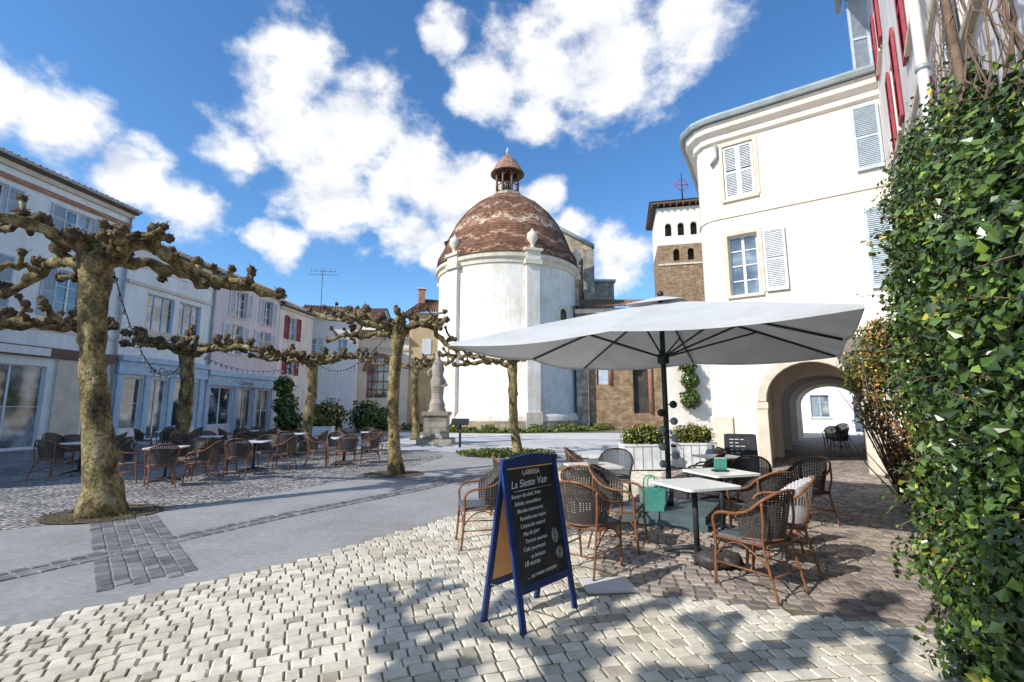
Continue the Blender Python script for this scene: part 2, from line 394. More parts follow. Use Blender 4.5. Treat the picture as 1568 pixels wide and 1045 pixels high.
# ------------------------------------------------------------ left row of houses
dL=V((.13,1,0)).normalized();inL=V((-1,.13,0)).normalized();OL=V((-19.6,10,0))
F=frameM(OL,dL,inL)
def house(name,F,u0,u1,zt,wall,wins,extra=None,shop=None,depthb=9,ridge=2.0,over=.35):
    g=grp(name);mb=MB();holes=[]
    for w in wins: holes.append(rect(w['u0'],w['u1'],w['z0'],w['z1']))
    for s in (shop or []): holes.append(rect(*s[:4]))
    facade(mb,F,rect(u0,u1,0,zt),holes,.22,wall)
    for u in (u0,u1): mb.add([F@V(p) for p in ((u,0,0),(u,depthb,0),(u,depthb,zt),(u,depthb/2,zt+ridge-.1),(u,0,zt))],[(0,1,2,3,4)],wall)
    mb.add([F@V(p) for p in ((u0,depthb,0),(u1,depthb,0),(u1,depthb,zt),(u0,depthb,zt))],[(0,1,2,3)],wall)
    mb.build('walls',g)
    wb=MB()
    for w in wins:
        window(wb,F,w['u0'],w['u1'],w['z0'],w['z1'],cols=w.get('c',2),rows=w.get('r',3),kf=w.get('kf','frame'),sh=w.get('sh'),shk=w.get('shk','shutw'))
    for s in (shop or []):
        window(wb,F,s[0],s[1],s[2],s[3],cols=s[4],rows=s[5],kf=s[6],sill=False)
    wb.build('windows',g)
    rb=MB()
    a=F@V((u0-.1,-over,zt-.05));b=F@V((u1+.1,-over,zt-.05));c=F@V((u1+.1,depthb/2,zt+ridge));d=F@V((u0-.1,depthb/2,zt+ridge))
    tile_roof(rb,a,b,c,d)
    a=F@V((u0-.1,depthb+over,zt-.05));b=F@V((u1+.1,depthb+over,zt-.05))
    tile_roof(rb,a,b,c,d)
    rb.box(F,u0-.05,u1+.05,-over+.03,-.003,zt-.22,zt-.12,'brownp' if wall!='white2' else 'trim')
    rb.box(F,u0,u1,-.14,-.003,zt-.42,zt-.223,'trim')
    rb.tube([F@V((u0-.05,-over-.06,zt-.1)),F@V((u1+.05,-over-.06,zt-.1))],.07,'zinc',8)
    rb.build('roof',g)
    if extra:
        eb=MB();extra(eb,F);eb.build('details',g)
    return g
def sign(g,F,s,u,z,size,k,a=-.225):
    cu=bpy.data.curves.new('sign_lettering','FONT');cu.body=s;cu.size=size;cu.extrude=.006;cu.align_x='CENTER';cu.shear=.2
    cu.materials.append(M[k]);o=bpy.data.objects.new('sign_lettering',cu);sc.collection.objects.link(o);o.parent=g
    m3=Matrix((F.to_3x3()@V((1,0,0)),V((0,0,1)),F.to_3x3()@V((0,-1,0)))).transposed().to_4x4();m3.translation=F@V((u,a,z));o.matrix_world=m3
def ex1(mb,F):
    mb.box(F,-8,11.4,-.10,-.003,10.0,10.18,'brick')
    mb.box(F,-8,11.4,-.16,-.003,3.55,3.95,'brownp')
    mb.box(F,-8,11.4,-.06,-.003,4.6,4.75,'trim')
    mb.box(F,9.0,10.1,-.10,-.003,0,3.5,'trim'); mb.box(F,5.5,6.0,-.1,-.003,0,3.5,'trim')
    mb.box(F,3.3,8.6,-.2,-.165,3.6,3.9,'white2')
    mb.tube([F@V((11.3,-.1,10.6)),F@V((11.3,-.1,.2))],.05,'zinc',8)
    mb.tube([F@V((7.0+.26*math.cos(t),.10,1.9+.26*math.sin(t))) for t in [i*.5236 for i in range(13)]],.06,'red',6)
w1=[dict(u0=a,u1=a+1.1,z0=5.2,z1=7.2,sh='open',shk='shutb') for a in (-5,-1.5,2.0,5.4,8.6)]+[dict(u0=a,u1=a+1.1,z0=8.7,z1=9.8,r=2,sh='open',shk='shutb') for a in (-5,-1.5,2.0,5.4,8.6)]
house('white_townhouse',F,-8,11.45,10.9,'white',w1,ex1,[(-6,-2,.3,3.1,3,1,'frame'),(0.5,5.2,.05,3.2,4,2,'frame'),(6.4,8.7,.05,3.2,2,2,'frame'),(10.3,11.2,.05,3.0,1,3,'frameb')])
def ex2(mb,F):
    mb.box(F,11.55,16.75,-.05,-.003,8.35,9.2,'white2'); 
    mb.box(F,11.55,16.75,-.12,-.003,7.45,7.6,'trim')
    mb.box(F,11.5,16.75,-.35,-.003,3.75,4.0,'shopb'); mb.box(F,11.5,16.75,-.22,-.003,3.15,3.745,'shopb')
    for u in (11.55,13.0,14.4,16.4): mb.box(F,u,u+.3,-.12,-.003,0,3.14,'shopb')
    for i in range(12):
        u=11.9+i*.39; mb.tube([F@V((u+.15*math.cos(t*.524),-.03,5.0+.15*math.sin(t*.524))) for t in range(13)],.022,'trim',4,cap=False)
    mb.box(F,11.6,16.7,-.06,-.003,4.72,4.80,'trim');mb.box(F,11.6,16.7,-.06,-.003,5.19,5.25,'trim')
g=house('white_shop_house',F,11.5,16.8,9.65,'white',[dict(u0=12.7,u1=14.3,z0=5.4,z1=7.2,c=3,r=3,kf='frameb'),dict(u0=14.6,u1=16.1,z0=5.4,z1=7.2,c=3,r=3,kf='frameb')],ex2,[(11.9,12.95,.6,3.0,1,2,'frame'),(13.35,14.35,.05,3.0,2,1,'frame'),(14.75,16.35,.6,3.0,1,1,'frame')])
sign(g,F,'Le Comptoir',14.1,3.3,.42,'brownp')
def ex3(mb,F):
    mb.box(F,16.85,23.1,-.32,-.003,3.45,3.75,'shopb'); mb.box(F,16.85,23.1,-.2,-.003,2.9,3.445,'shopb')
    for u in (16.9,19.2,21,22.8): mb.box(F,u,u+.28,-.1,-.003,0,2.89,'shopb')
    mb.tube([F@V((16.9,-.1,9.3)),F@V((16.9,-.1,3.8))],.06,'zinc',8)
g=house('lilac_townhouse',F,16.82,23.15,9.6,'lilac',[dict(u0=18.7,u1=19.7,z0=7.2,z1=8.9,sh='open',shk='shutw'),dict(u0=21.4,u1=22.3,z0=7.2,z1=8.9,sh='open',shk='shutw'),dict(u0=18.4,u1=19.5,z0=4.9,z1=6.7,sh='open',shk='shutw'),dict(u0=21.2,u1=22.3,z0=4.9,z1=6.7,sh='open',shk='shutw')],ex3,[(17.3,19.1,.6,2.8,2,1,'frame'),(19.6,20.9,.05,2.8,2,1,'frame'),(21.4,22.7,.05,2.8,2,2,'frame')])
sign(g,F,'Optique',20,3.02,.4,'brownp',-.205)
def ex4(mb,F):
    mb.box(F,24.2,25.5,-.06,-.003,0.0,2.6,'red')
house('cream_townhouse',F,23.2,27.5,9.1,'pinkw',[dict(u0=24.3,u1=25.3,z0=6.6,z1=8.3,sh='open',shk='shutr'),dict(u0=24.3,u1=25.3,z0=4.0,z1=5.8,sh='open',shk='shutr')],ex4)
F5=frameM((-17.5,38,0),(.96,.28,0),(-.28,.96,0))
house('plaster_house',F5,0,4.6,9.3,'white2',[dict(u0=1.0,u1=1.9,z0=5.8,z1=7.3),dict(u0=3,u1=3.8,z0=5.8,z1=7.3)],depthb=7,ridge=1.5)
g=grp('arched_window_house');F6=frameM((-15.9,46,0),(.985,.17,0),(-.17,.985,0));mb=MB()
ha=arch(1.6,4.2,2.6,5.2,6.6)
facade(mb,F6,rect(0,5.6,0,8.6),[ha],.3,'cream','trim')
mb.box(F6,5.6,10.5,.1,8,0,11.3,'ochre');mb.box(F6,0,5.6,.5,8,0,8.5,'ochre')
mb.build('walls',g);mb=MB()
mb.add([F6@V((a,.28,b)) for a,b in ha],[tuple(range(len(ha)))],'glass')
for u in (2.1,2.6,3.2,3.7): mb.box(F6,u-.04,u+.04,.2,.26,2.6,6.3,'red')
for z in (3.4,4.2,5.2): mb.box(F6,1.6,4.2,.19,.25,z-.05,z+.05,'red')
mb.tube([F6@V((2.9+1.5*math.cos(t),-.04,5.2+1.6*math.sin(t))) for t in [math.pi*i/14 for i in range(15)]],.2,'brick',6)
mb.box(F6,6.9,7.8,.04,.09,7,8.6,'shutw');mb.box(F6,8.6,9.3,.04,.09,3,5.6,'shopd');mb.box(F6,-.1,5.6,-.1,-.003,7.3,7.6,'trim')
mb.box(F6,6.3,7.0,2.5,3.2,12,14.4,'brick');mb.box(F6,6.2,7.1,2.4,3.3,14.4,14.55,'trim')
mb.build('openings',g);mb=MB()
tile_roof(mb,F6@V((-.2,-.4,8.55)),F6@V((5.6,-.4,8.55)),F6@V((5.6,4,10)),F6@V((-.2,4,10)))
tile_roof(mb,F6@V((5.3,-.3,11.3)),F6@V((10.9,-.3,11.3)),F6@V((9.5,4,13.6)),F6@V((7,4,13.6)))
tile_roof(mb,F6@V((5.3,8.3,11.3)),F6@V((5.3,-.3,11.3)),F6@V((7,4,13.6)),F6@V((7,4.1,13.6)))
mb.build('roof',g)
F7=frameM((-26,56,0),(1,0,0),(0,1,0))
house('distant_house',F7,0,9.5,12.4,'cream',[dict(u0=2,u1=3,z0=8,z1=10),dict(u0=5,u1=6,z0=8,z1=10)],ridge=2.2)
mb=MB();mb.tube([(-15.6,37.5,9),(-15.6,37.5,13)],.025,'iron',5)
for z,l in ((12.8,1.0),(12.5,1.2)): mb.tube([(-15.6-l,37.5,z),(-15.6+l,37.7,z)],.018,'iron',4)
for i in range(6): mb.tube([(-16.6+i*.4,37.5,12.6),(-16.6+i*.4,37.6,13.1)],.012,'iron',4)
mb.build('tv_antenna')
# ------------------------------------------------------------ church rotunda
CH=V((-.4,38.8,0));RR=5.72
g=grp('domed_church');mb=MB()
mb.lathe(CH,[(RR+.35,0),(RR+.35,1.0),(RR+.12,1.25),(RR,1.25),(RR,12.1)],'church',96)
mb.lathe(CH,[(RR+.352,.0),(RR+.356,.7)],'stone',96)
mb.lathe(CH,[(RR,12.1),(RR+.1,12.15),(RR+.12,12.4),(RR+.3,12.55),(RR+.32,12.8),(RR+.1,12.85),(RR+.05,13.05)],'trim',96,smooth=False)
for k,adeg in enumerate((19,81,-43,143,-105,205)):
    a=math.radians(adeg-90);d=V((math.cos(a),math.sin(a),0));t=V((-d.y,d.x,0))
    Fp=frameM(CH+d*RR,t,-d)
    mb.box(Fp,-.62,.62,-.38,.3,0,1.3,'trim');mb.box(Fp,-.5,.5,-.28,.3,1.3,12.0,'stone' if adeg==81 else 'church')
    mb.box(Fp,-.66,.66,-.46,.2,12.0,12.35,'trim');mb.box(Fp,-.56,.56,-.36,.2,12.35,13.0,'church');mb.box(Fp,-.7,.7,-.5,.2,13.0,13.2,'trim')
    c0=Fp@V((0,-.12,0)); c0.z=0
    mb.lathe(c0,[(.3,13.2),(.14,13.45),(.2,13.6),(.42,14.0),(.36,14.4),(.12,14.6),(.0,14.85)],'trim',12)
a=math.radians(48-90);d=V((math.cos(a),math.sin(a),0));t=V((-d.y,d.x,0))
Fp=frameM(CH+d*RR,t,-d);o=arch(-.55,.55,6.2,8.6,9.2)
mb.tube([Fp@V((a_,-.02,b_)) for a_,b_ in o]+[Fp@V((o[0][0],-.02,o[0][1]))],.16,'trim',6)
mb.add([Fp@V((a_,-.06,b_)) for a_,b_ in arch(-.42,.42,6.3,8.6,9.05)],[tuple(range(15))],'room')
mb.build('rotunda_walls',g)
mb=MB();prof=[(RR+.22,13.0),(RR+.1,13.7),(5.35,14.6),(4.95,15.7),(4.4,16.8),(3.7,17.8),(2.8,18.7),(1.8,19.4),(1.1,19.75)]
rows=[]
for i in range(len(prof)-1):
    for j in range(7):
        t=j/7; rows.append((prof[i][0]*(1-t)+prof[i+1][0]*t,prof[i][1]*(1-t)+prof[i+1][1]*t))
rows.append(prof[-1]);NS=150
for i in range(len(rows)-1):
    r0,z0=rows[i];r1,z1=rows[i+1];off=(i%2)*.5
    for j in range(NS):
        a=2*math.pi*(j+off)/NS;b_=2*math.pi*(j+1+off)/NS
        band=.5+.5*math.sin(i*.62+1.2*math.sin(j*math.pi*2/12.5))
        s=.14+.22*R.random()+(.42 if band>.84 and R.random()<.7 else 0)
        if 19<i<27: s+=.25*R.random()+.10
        if R.random()<.08: s=.05
        vs=[CH+V(((r0+.05)*math.cos(a),(r0+.05)*math.sin(a),z0-.03)),CH+V(((r0+.05)*math.cos(b_),(r0+.05)*math.sin(b_),z0-.03)),CH+V((r1*math.cos(b_),r1*math.sin(b_),z1)),CH+V((r1*math.cos(a),r1*math.sin(a),z1))]
        mb.add(vs,[(0,1,2,3)],'dome',min(.98,s))
mb.build('dome',g)
mb=MB()
mb.lathe(CH,[(1.35,19.55),(1.35,19.9),(1.15,20.0)],'stone',8,smooth=False);mb.lathe(CH,[(0,20.0),(1.15,20.0)],'stone',8)
for j in range(8):
    a=math.pi/8+j*math.pi/4;p=CH+V((1.0*math.cos(a),1.0*math.sin(a),0))
    mb.tube([p+V((0,0,19.95)),p+V((0,0,22.0))],.09,'twig',6)
    q=CH+V((1.0*math.cos(a+math.pi/4),1.0*math.sin(a+math.pi/4),0))
    for z in (20.75,21.9): mb.tube([p+V((0,0,z)),q+V((0,0,z))],.05,'twig',5)
    for t in (.25,.5,.75):
        pp=p.lerp(q,t);mb.tube([pp+V((0,0,20)),pp+V((0,0,20.75))],.03,'twig',4)
    mb.tube([p+V((0,0,21.4)),p.lerp(q,.5)+V((0,0,21.9))],.05,'twig',4)
mb.ball(CH+V((0,0,20.8)),.35,'iron',sq=(1,1,1.2))
mb.lathe(CH,[(1.05,22.0),(1.5,21.9),(1.42,22.05),(1.1,22.6),(.75,23.2),(.35,23.6),(.1,23.8)],'tile',16,smooth=False)
mb.tube([CH+V((0,0,23.6)),CH+V((0,0,24.5))],[.12,.04],'trim',6);mb.ball(CH+V((0,0,24.1)),.16,'trim')
mb.build('lantern',g)
mb=MB();Fn=frameM((-6,46.5,0),(1,0,0),(0,1,0))
facade(mb,Fn,[(0,0),(14.2,0),(14.2,18.0),(12.2,19.2),(6.5,22.4),(0,19)],[],.2,'stone')
for u in (8.9,11.6): mb.box(Fn,u,u+1.0,-.9,-.003,0,17.3,'stone')
mb.box(Fn,13.2,14.25,-.9,-.003,0,17.5,'stoneg')
mb.add([Fn@V(p) for p in ((14.2,0,0),(14.2,20,0),(14.2,20,18),(14.2,0,18))],[(0,1,2,3)],'stoneg')
mb.tube([Fn@V((6.3,-.1,22.5)),Fn@V((12.2,-.1,19.3)),Fn@V((14.4,-.1,18.1))],.22,'zinc',6)
mb.box(Fn,14.2,16.6,1,5,0,14.6,'stoneg');mb.box(Fn,14.1,16.8,.8,5.2,14.6,14.85,'zinc')
mb.build('nave',g);mb=MB()
tile_roof(mb,Fn@V((14.5,0,18)),Fn@V((14.5,20,18)),Fn@V((6.5,20,22.4)),Fn@V((6.5,0,22.4)))
tile_roof(mb,Fn@V((-1,0,18.5)),Fn@V((-1,20,18.5)),Fn@V((6.5,20,22.4)),Fn@V((6.5,0,22.4)))
tile_roof(mb,(5.2,39,10.3),(17,39,10.3),(17,44,11.9),(6.5,44,11.9))
mb.build('nave_roof',g)
mb=MB();Fc=frameM((5.0,36.5,0),(.995,-.1,0),(.1,.995,0))
hw=[arch(1.6,2.6,3.4,5.6,6.0),arch(4.3,5.6,1.2,4.6,5.3)]
facade(mb,Fc,rect(0,15,0,9.4),hw,.3,'brown','brick')
mb.box(Fc,-.02,15,-.1,-.003,9.0,9.35,'trim');mb.box(Fc,0,.9,-.5,-.003,0,8.5,'stoneg');mb.box(Fc,6.8,11,-.1,-.003,0,5.4,'cream')
mb.box(Fc,0,15,.4,.5,0,9.3,'room')
mb.box(Fc,1.7,2.5,.1,.15,3.4,5.5,'shutb')
for hh in hw: mb.tube([Fc@V((a,-.02,b)) for a,b in hh[1:]],.17,'brick',6)
mb.box(Fc,3.9,6.1,-.06,-.003,5.5,6.0,'brick')
mb.build('chapel_wall',g);mb=MB()
tile_roof(mb,Fc@V((-.3,-.5,9.45)),Fc@V((15,-.5,9.45)),Fc@V((15,3.5,10.4)),Fc@V((-.3,3.5,10.4)))
mb.build('chapel_roof',g)
# tower
g=grp('bell_tower');Ft=frameM((19.4,60,0),(.975,-.22,0),(.22,.975,0));mb=MB()
hs=[arch(u,u+.85,24.2,25.5,26.0) for u in (1.0,2.6,4.2,5.8)]+[arch(u,u+.8,20.8,22.0,22.4) for u in (1.9,3.7)]
facade(mb,Ft,rect(0,8,23.0,28.2),hs[:4],.5,'cream')
facade(mb,Ft,rect(0,8,0,23.0),hs[4:],.5,'brown')
for (u) in (0,8):
    mb.add([Ft@V(p) for p in ((u,0,0),(u,8,0),(u,8,23),(u,0,23))],[(0,1,2,3)],'brown');mb.add([Ft@V(p) for p in ((u,0,23),(u,8,23),(u,8,28.2),(u,0,28.2))],[(0,1,2,3)],'cream')
mb.box(Ft,.1,7.9,.9,7.9,0,27.7,'room');mb.box(Ft,-.05,8.05,-.12,-.003,20.2,20.45,'trim')
mb.build('walls',g);mb=MB()
mb.box(Ft,-.8,8.8,-.8,8.8,28.5,28.75,'brownp')
for u in range(12): mb.box(Ft,-.7+u*.8,-.55+u*.8,-.75,.0,28.2,28.499,'brownp')
P=[Ft@V(p) for p in ((-.9,-.9,28.8),(8.9,-.9,28.8),(8.9,8.9,28.8),(-.9,8.9,28.8))];T=Ft@V((4,4,30.5))
for i in range(4): tile_roof(mb,P[i],P[(i+1)%4],T,T-V((0,0,0.001)),k='tile')
mb.tube([T,T+V((0,0,4.4))],[.12,.05],'iron',6);mb.tube([T+V((-1,0,2.6)),T+V((1,0,2.6))],.06,'red',5)
mb.tube([T+V((.8*math.cos(t),0,2.6+.8*math.sin(t))) for t in [i*.5236 for i in range(13)]],.05,'red',5)
mb.build('roof',g)
# ------------------------------------------------------------ corner building with arcade
g=grp('corner_arcade_house');FB=frameM((5.7,13.3,0),(.832,-.555,0),(.555,.832,0));mb=MB();WB=4.33;HB=9.85
ho=[arch(1.28,3.35,0,1.75,2.75,16),rect(.6,1.36,4.7,6.45),rect(.62,1.42,7.55,9.2)]
facade(mb,FB,[(.45,0),(1.28,0),(3.35,0),(WB,0),(WB,HB),(.45,HB)],[[(a,b+(.002 if b<=0 else 0)) for a,b in ho[0]]]+ho[1:3],.3,'cream')
path=[(9.5,20.5),(6.45,14.9),(6.05,14.25),(5.85,13.9),(5.76,13.6),(5.82,13.3),(5.95,13.15)]
c0=FB@V((.45,0,0));path.append((c0.x,c0.y));c1=FB@V((WB,0,0))
for a,b_ in zip(path,path[1:]): mb.add([V((a[0],a[1],0)),V((b_[0],b_[1],0)),V((b_[0],b_[1],HB)),V((a[0],a[1],HB))],[(0,1,2,3)],'cream')
mb.build('walls',g);full=path+[(c1.x,c1.y)]
mb=MB()
mb.sweep(full,[(0.003,9.35),(.10,9.40),(.12,9.55),(.28,9.65),(.34,9.85),(.0,9.86)],'cream')
mb.sweep(full,[(.3,9.87),(.46,9.87),(.5,9.96),(.46,10.05),(.3,10.05),(.3,9.87)],'zinc')
mb.sweep(full,[(.36,9.86),(-1.2,10.6)],'tile')
mb.sweep(full,[(.003,3.45),(.06,3.47),(.06,3.6),(.003,3.62)],'trim')
mb.sweep(full,[(.003,7.0),(.04,7.01),(.04,7.1),(.003,7.12)],'cream')
mb.sweep(full[:-1],[(.003,0),(.07,0),(.07,1.3),(.003,1.34)],'trim')
ar=arch(1.28,3.35,0,1.75,2.75,16)[2:]
for i in range(len(ar)-1):
    (a,b),(c,d)=ar[i],ar[i+1];cx=2.315
    def sc_(a,b,k): return (cx+(a-cx)*k,1.75+(b-1.75)*k)
    q=[(a,b),(c,d),sc_(c,d,1.2),sc_(a,b,1.2)]
    mb.add([FB@V((x,-.035,z)) for x,z in q]+[FB@V((x,.02,z)) for x,z in q],[(0,1,2,3),(0,4,5,1),(2,6,7,3)],'trim')
mb.box(FB,1.05,1.32,-.06,.32,1.55,1.72,'trim');mb.box(FB,3.31,3.6,-.06,.32,1.55,1.72,'trim')
mb.box(FB,1.02,1.30,-.035,.31,0,1.548,'trim');mb.box(FB,3.33,3.64,-.035,.31,0,1.548,'trim')
for (a,b,c,d) in ((.6,1.36,4.7,6.45),(.62,1.42,7.55,9.2)):
    mb.box(FB,a-.12,a-.002,-.03,.1,c,d+.12,'trim');mb.box(FB,b+.002,b+.12,-.03,.1,c,d+.12,'trim');mb.box(FB,a,b,-.03,.1,d+.002,d+.12,'trim')
mb.tube([FB@V((.46,-.1,9.3)),FB@V((.46,-.1,8.9)),FB@V((.3,-.06,8.7))],.05,'zinc',8)
mb.build('trim_and_cornice',g)
mb=MB()
window(mb,FB,.6,1.36,4.7,6.45,.22,2,4);shutter(mb,FB,1.5,2.03,4.7,6.45,'shutw',a=-.08)
window(mb,FB,.62,1.42,7.55,9.2,.22,2,3,sh='closed',shk='shutw')
shutter(mb,FB,3.72,4.28,7.5,9.25,'shutb',a=-.09);shutter(mb,FB,3.76,4.3,4.45,6.5,'shutb',a=-.09)
mb.build('windows',g)
mb=MB();FP=frameM(FB@V((2.315,0,0)),(.82,-.572,0),(.572,.82,0))
for (x0,x1) in ((-1.55,-1.25),(1.5,1.8)):
    mb.box(FP,x0,x1,.35,3.2,0,3.3,'cream')
mb.box(FP,-1.55,1.8,.32,13,2.95,3.3,'ochre')
for y in (3.3,6.4,9.5,12.6):
    hh=arch(-1.05,1.3,0.002,1.7,2.6,14);fm=FP@Matrix.Translation(V((0,y,0)))
    facade(mb,fm,rect(-1.9,2.2,0,3.0),[hh],.45,'cream');fm2=FP@Matrix.Translation(V((0,y+.45,0)));facade(mb,fm2,rect(-1.9,2.2,0,3.0),[hh],.01,'cream')
    mb.box(FP,1.8,2.1,y-3.2,y+.2,0,3.0,'cream')
mb.build('arcade_passage',g)
sheet('arcade_floor',[tuple((FP@V(p))[:2]) for p in ((-1.9,.0,0),(2.1,0,0),(2.1,22,0),(-1.9,22,0))],.016,'settg')
Fh=frameM((17.5,31.5,0),(.82,-.57,0),(.57,.82,0))
house('pale_blue_house',Fh,0,9,6.5,'white',[dict(u0=2.0,u1=3.0,z0=1,z1=2.4,kf='frameb'),dict(u0=4.2,u1=5.1,z0=.1,z1=2.3,kf='frameb'),dict(u0=6.4,u1=7.4,z0=1,z1=2.4,kf='frameb')])
g=grp('folded_awning');mb=MB()
vs=[FB@V(p) for p in ((2.75,-.02,3.3),(4.3,-.02,3.3),(4.2,-.85,2.85),(2.95,-.85,2.85),(4.2,-.8,2.6),(2.95,-.8,2.6))]
mb.add(vs,[(0,1,2,3),(3,2,4,5),(0,3,5),(1,2,4)],'awn');mb.build('canvas',g)
# ------------------------------------------------------------ near right building
g=grp('red_shutter_house');FA=frameM((9.32,10.93,0),(-.589,-.808,0),(.808,-.589,0));mb=MB();HA=12.5
wa=[(2.9,3.8,6.6,8.3),(2.9,3.8,3.9,5.6),(5.7,6.6,6.9,8.6),(8.6,9.6,4.9,6.7),(5.7,6.6,3.9,5.6),(1.2,2.0,9.4,10.9)]
facade(mb,FA,rect(0,17,0,HA),[rect(*w) for w in wa],.25,'pinkw')
mb.box(FA,-.05,0,-.0,6,0,HA,'pinkw');mb.box(FA,0,17,.8,.9,0,HA,'room')
mb.build('walls',g);mb=MB()
for i,w in enumerate(wa):
    window(mb,FA,*w,.22,2,3)
    u0,u1,z0,z1=w
    k='shutr' if i!=3 else 'shutw'
    shutter(mb,FA,u0-.46,u0-.02,z0,z1,k,a=-.062);shutter(mb,FA,u1+.02,u1+.46,z0,z1,k,a=-.062)
mb.tube([FA@V((7.4,-.14,.2)),FA@V((7.4,-.14,12.3))],.055,'pinkw',10)
for z in (4,5.5,7,9): mb.tube([FA@V((7.4,-.14,z)),FA@V((7.4,-.14,z+.06))],.07,'zinc',10)
mb.box(FA,-.1,17,-.45,.0,HA-.25,HA,'brownp');mb.box(FA,0,17,-.05,-.003,2.95,3.1,'trim');mb.box(FA,0,17,-.045,-.003,6.0,6.12,'trim')
mb.tube([FA@V((-.3,-.6,HA-.1)),FA@V((17,-.6,HA-.1))],.08,'zinc',8)
Fs=FA@frameM((.25,-.05,0),(.25,-.97,0),(.97,.25,0));shutter(mb,Fs,0,.42,9.8,12.1,'shutb',a=0)
mb.build('windows_and_shutters',g)
g=grp('climbing_vine');mb=MB()
for i in range(46):
    u=R.uniform(7.6,10.8);z=2.6+R.random();pts=[];x=u
    for j in range(14):
        pts.append(FA@V((x,-.05-R.random()*.10,z)));x+=R.gauss(0,.10);z+=R.uniform(.12,.34)
    r0=R.choice([.005,.006,.008,.012]);mb.tube(pts,[r0*(1-.7*j/13) for j in range(14)],'twig',5)
mb.tube([FA@V((9.0,-.15,0)),FA@V((8.95,-.2,2)),FA@V((9.1,-.13,4)),FA@V((8.8,-.13,6)),FA@V((9.1,-.10,8.5))],[.07,.06,.04,.025,.015],'twig',8,wob=.2)
mb.build('stems',g)
# ------------------------------------------------------------ ivy
S0,S1=3.2,13.0
def thick(s,z):
    t=.10+.072*(s-3)
    if s>9:t=.56
    t=min(t,.60)
    if s>10: t-=.05*(s-10)
    am=min(1,.45+.11*(s-3))
    t+=am*(.34*noise.noise(V((s*1.2,z*1.0,3.3)))+.24*noise.noise(V((s*3,z*3,1)))+.08*noise.noise(V((s*8,z*8,1))))
    t*=min(1,max(.25,(s-3.2)/.8))
    top=min(5.4,1.72+.63*(11.3-.81*s))+.55*noise.noise(V((s*1.5,0,7)))+.4*noise.noise(V((s*5,2,7)))
    if z>top-.9: t*=max(0,(top-z)/.9)**.6
    return t
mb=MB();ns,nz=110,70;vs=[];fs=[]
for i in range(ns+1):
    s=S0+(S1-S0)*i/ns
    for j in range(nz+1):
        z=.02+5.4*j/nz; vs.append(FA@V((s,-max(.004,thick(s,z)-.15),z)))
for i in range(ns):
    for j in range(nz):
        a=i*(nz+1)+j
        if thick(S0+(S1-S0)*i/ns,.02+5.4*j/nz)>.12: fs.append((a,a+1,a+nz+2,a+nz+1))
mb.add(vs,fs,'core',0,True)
pts=[];ptd=[];FA3=FA.to_3x3();outw=FA3@V((0,-1,0))
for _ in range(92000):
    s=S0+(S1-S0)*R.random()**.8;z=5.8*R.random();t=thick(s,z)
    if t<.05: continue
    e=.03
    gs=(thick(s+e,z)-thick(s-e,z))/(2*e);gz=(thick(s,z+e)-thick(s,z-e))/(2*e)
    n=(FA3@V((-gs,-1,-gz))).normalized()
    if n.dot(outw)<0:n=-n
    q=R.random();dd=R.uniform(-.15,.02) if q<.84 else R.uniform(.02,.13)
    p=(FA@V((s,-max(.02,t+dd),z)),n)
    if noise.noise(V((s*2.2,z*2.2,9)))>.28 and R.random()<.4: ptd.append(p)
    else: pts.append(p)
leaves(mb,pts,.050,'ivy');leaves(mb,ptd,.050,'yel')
for _ in range(480):
    s=R.uniform(3.5,12);z=R.uniform(.2,5.4);t=thick(s,z)
    if t<.05: continue
    p=V((s,-t,z));d=V((R.gauss(0,.6),-1,R.gauss(.3,.7))).normalized();q=[]
    L=R.uniform(.10,.32)
    for j in range(5): q.append(p+d*L*j/4+V((0,0,-.06*(j/4)**2)))
    mb.tube([FA@x for x in q],.003,'twig',4)
    leaves(mb,[(FA@(x+V((R.gauss(0,.02),R.gauss(0,.02),R.gauss(0,.02)))),FA3@V((0,-1,.3))) for x in q for _k in (0,1)],.046,'ivy')
mb.build('ivy')
mb=MB();cen=[(6.35,8.1,2.5,.5),(6.25,7.9,1.9,.55),(6.5,8.3,1.5,.5),(6.2,7.7,2.75,.38),(6.35,7.7,1.0,.42),(6.45,7.8,.6,.35),(6.0,8.0,2.2,.38)]
for _ in range(7500):
    c=R.choice(cen);d=V((R.gauss(0,1),R.gauss(0,1),R.gauss(0,1))).normalized();r=c[3]*R.random()**.4*(1+.3*noise.noise(d*2+V(c[:3])))
    q=R.random();mb_k='dry' if (c[2]<1.7 or q<.30) and q<.8 else ('yel' if q<.65 else 'ivy')
    leaves(mb,[(V(c[:3])+d*r,d)],.055,mb_k)
for _ in range(40):
    p=V((6.4,7.95,.02));e=V(R.choice(cen)[:3])+V((R.gauss(0,.3),R.gauss(0,.3),R.gauss(0,.3)))
    mb.tube([p,p.lerp(e,.5)+V((R.gauss(0,.1),R.gauss(0,.1),0)),e],[.012,.01,.004],'twig',5)
mb.build('autumn_shrub')
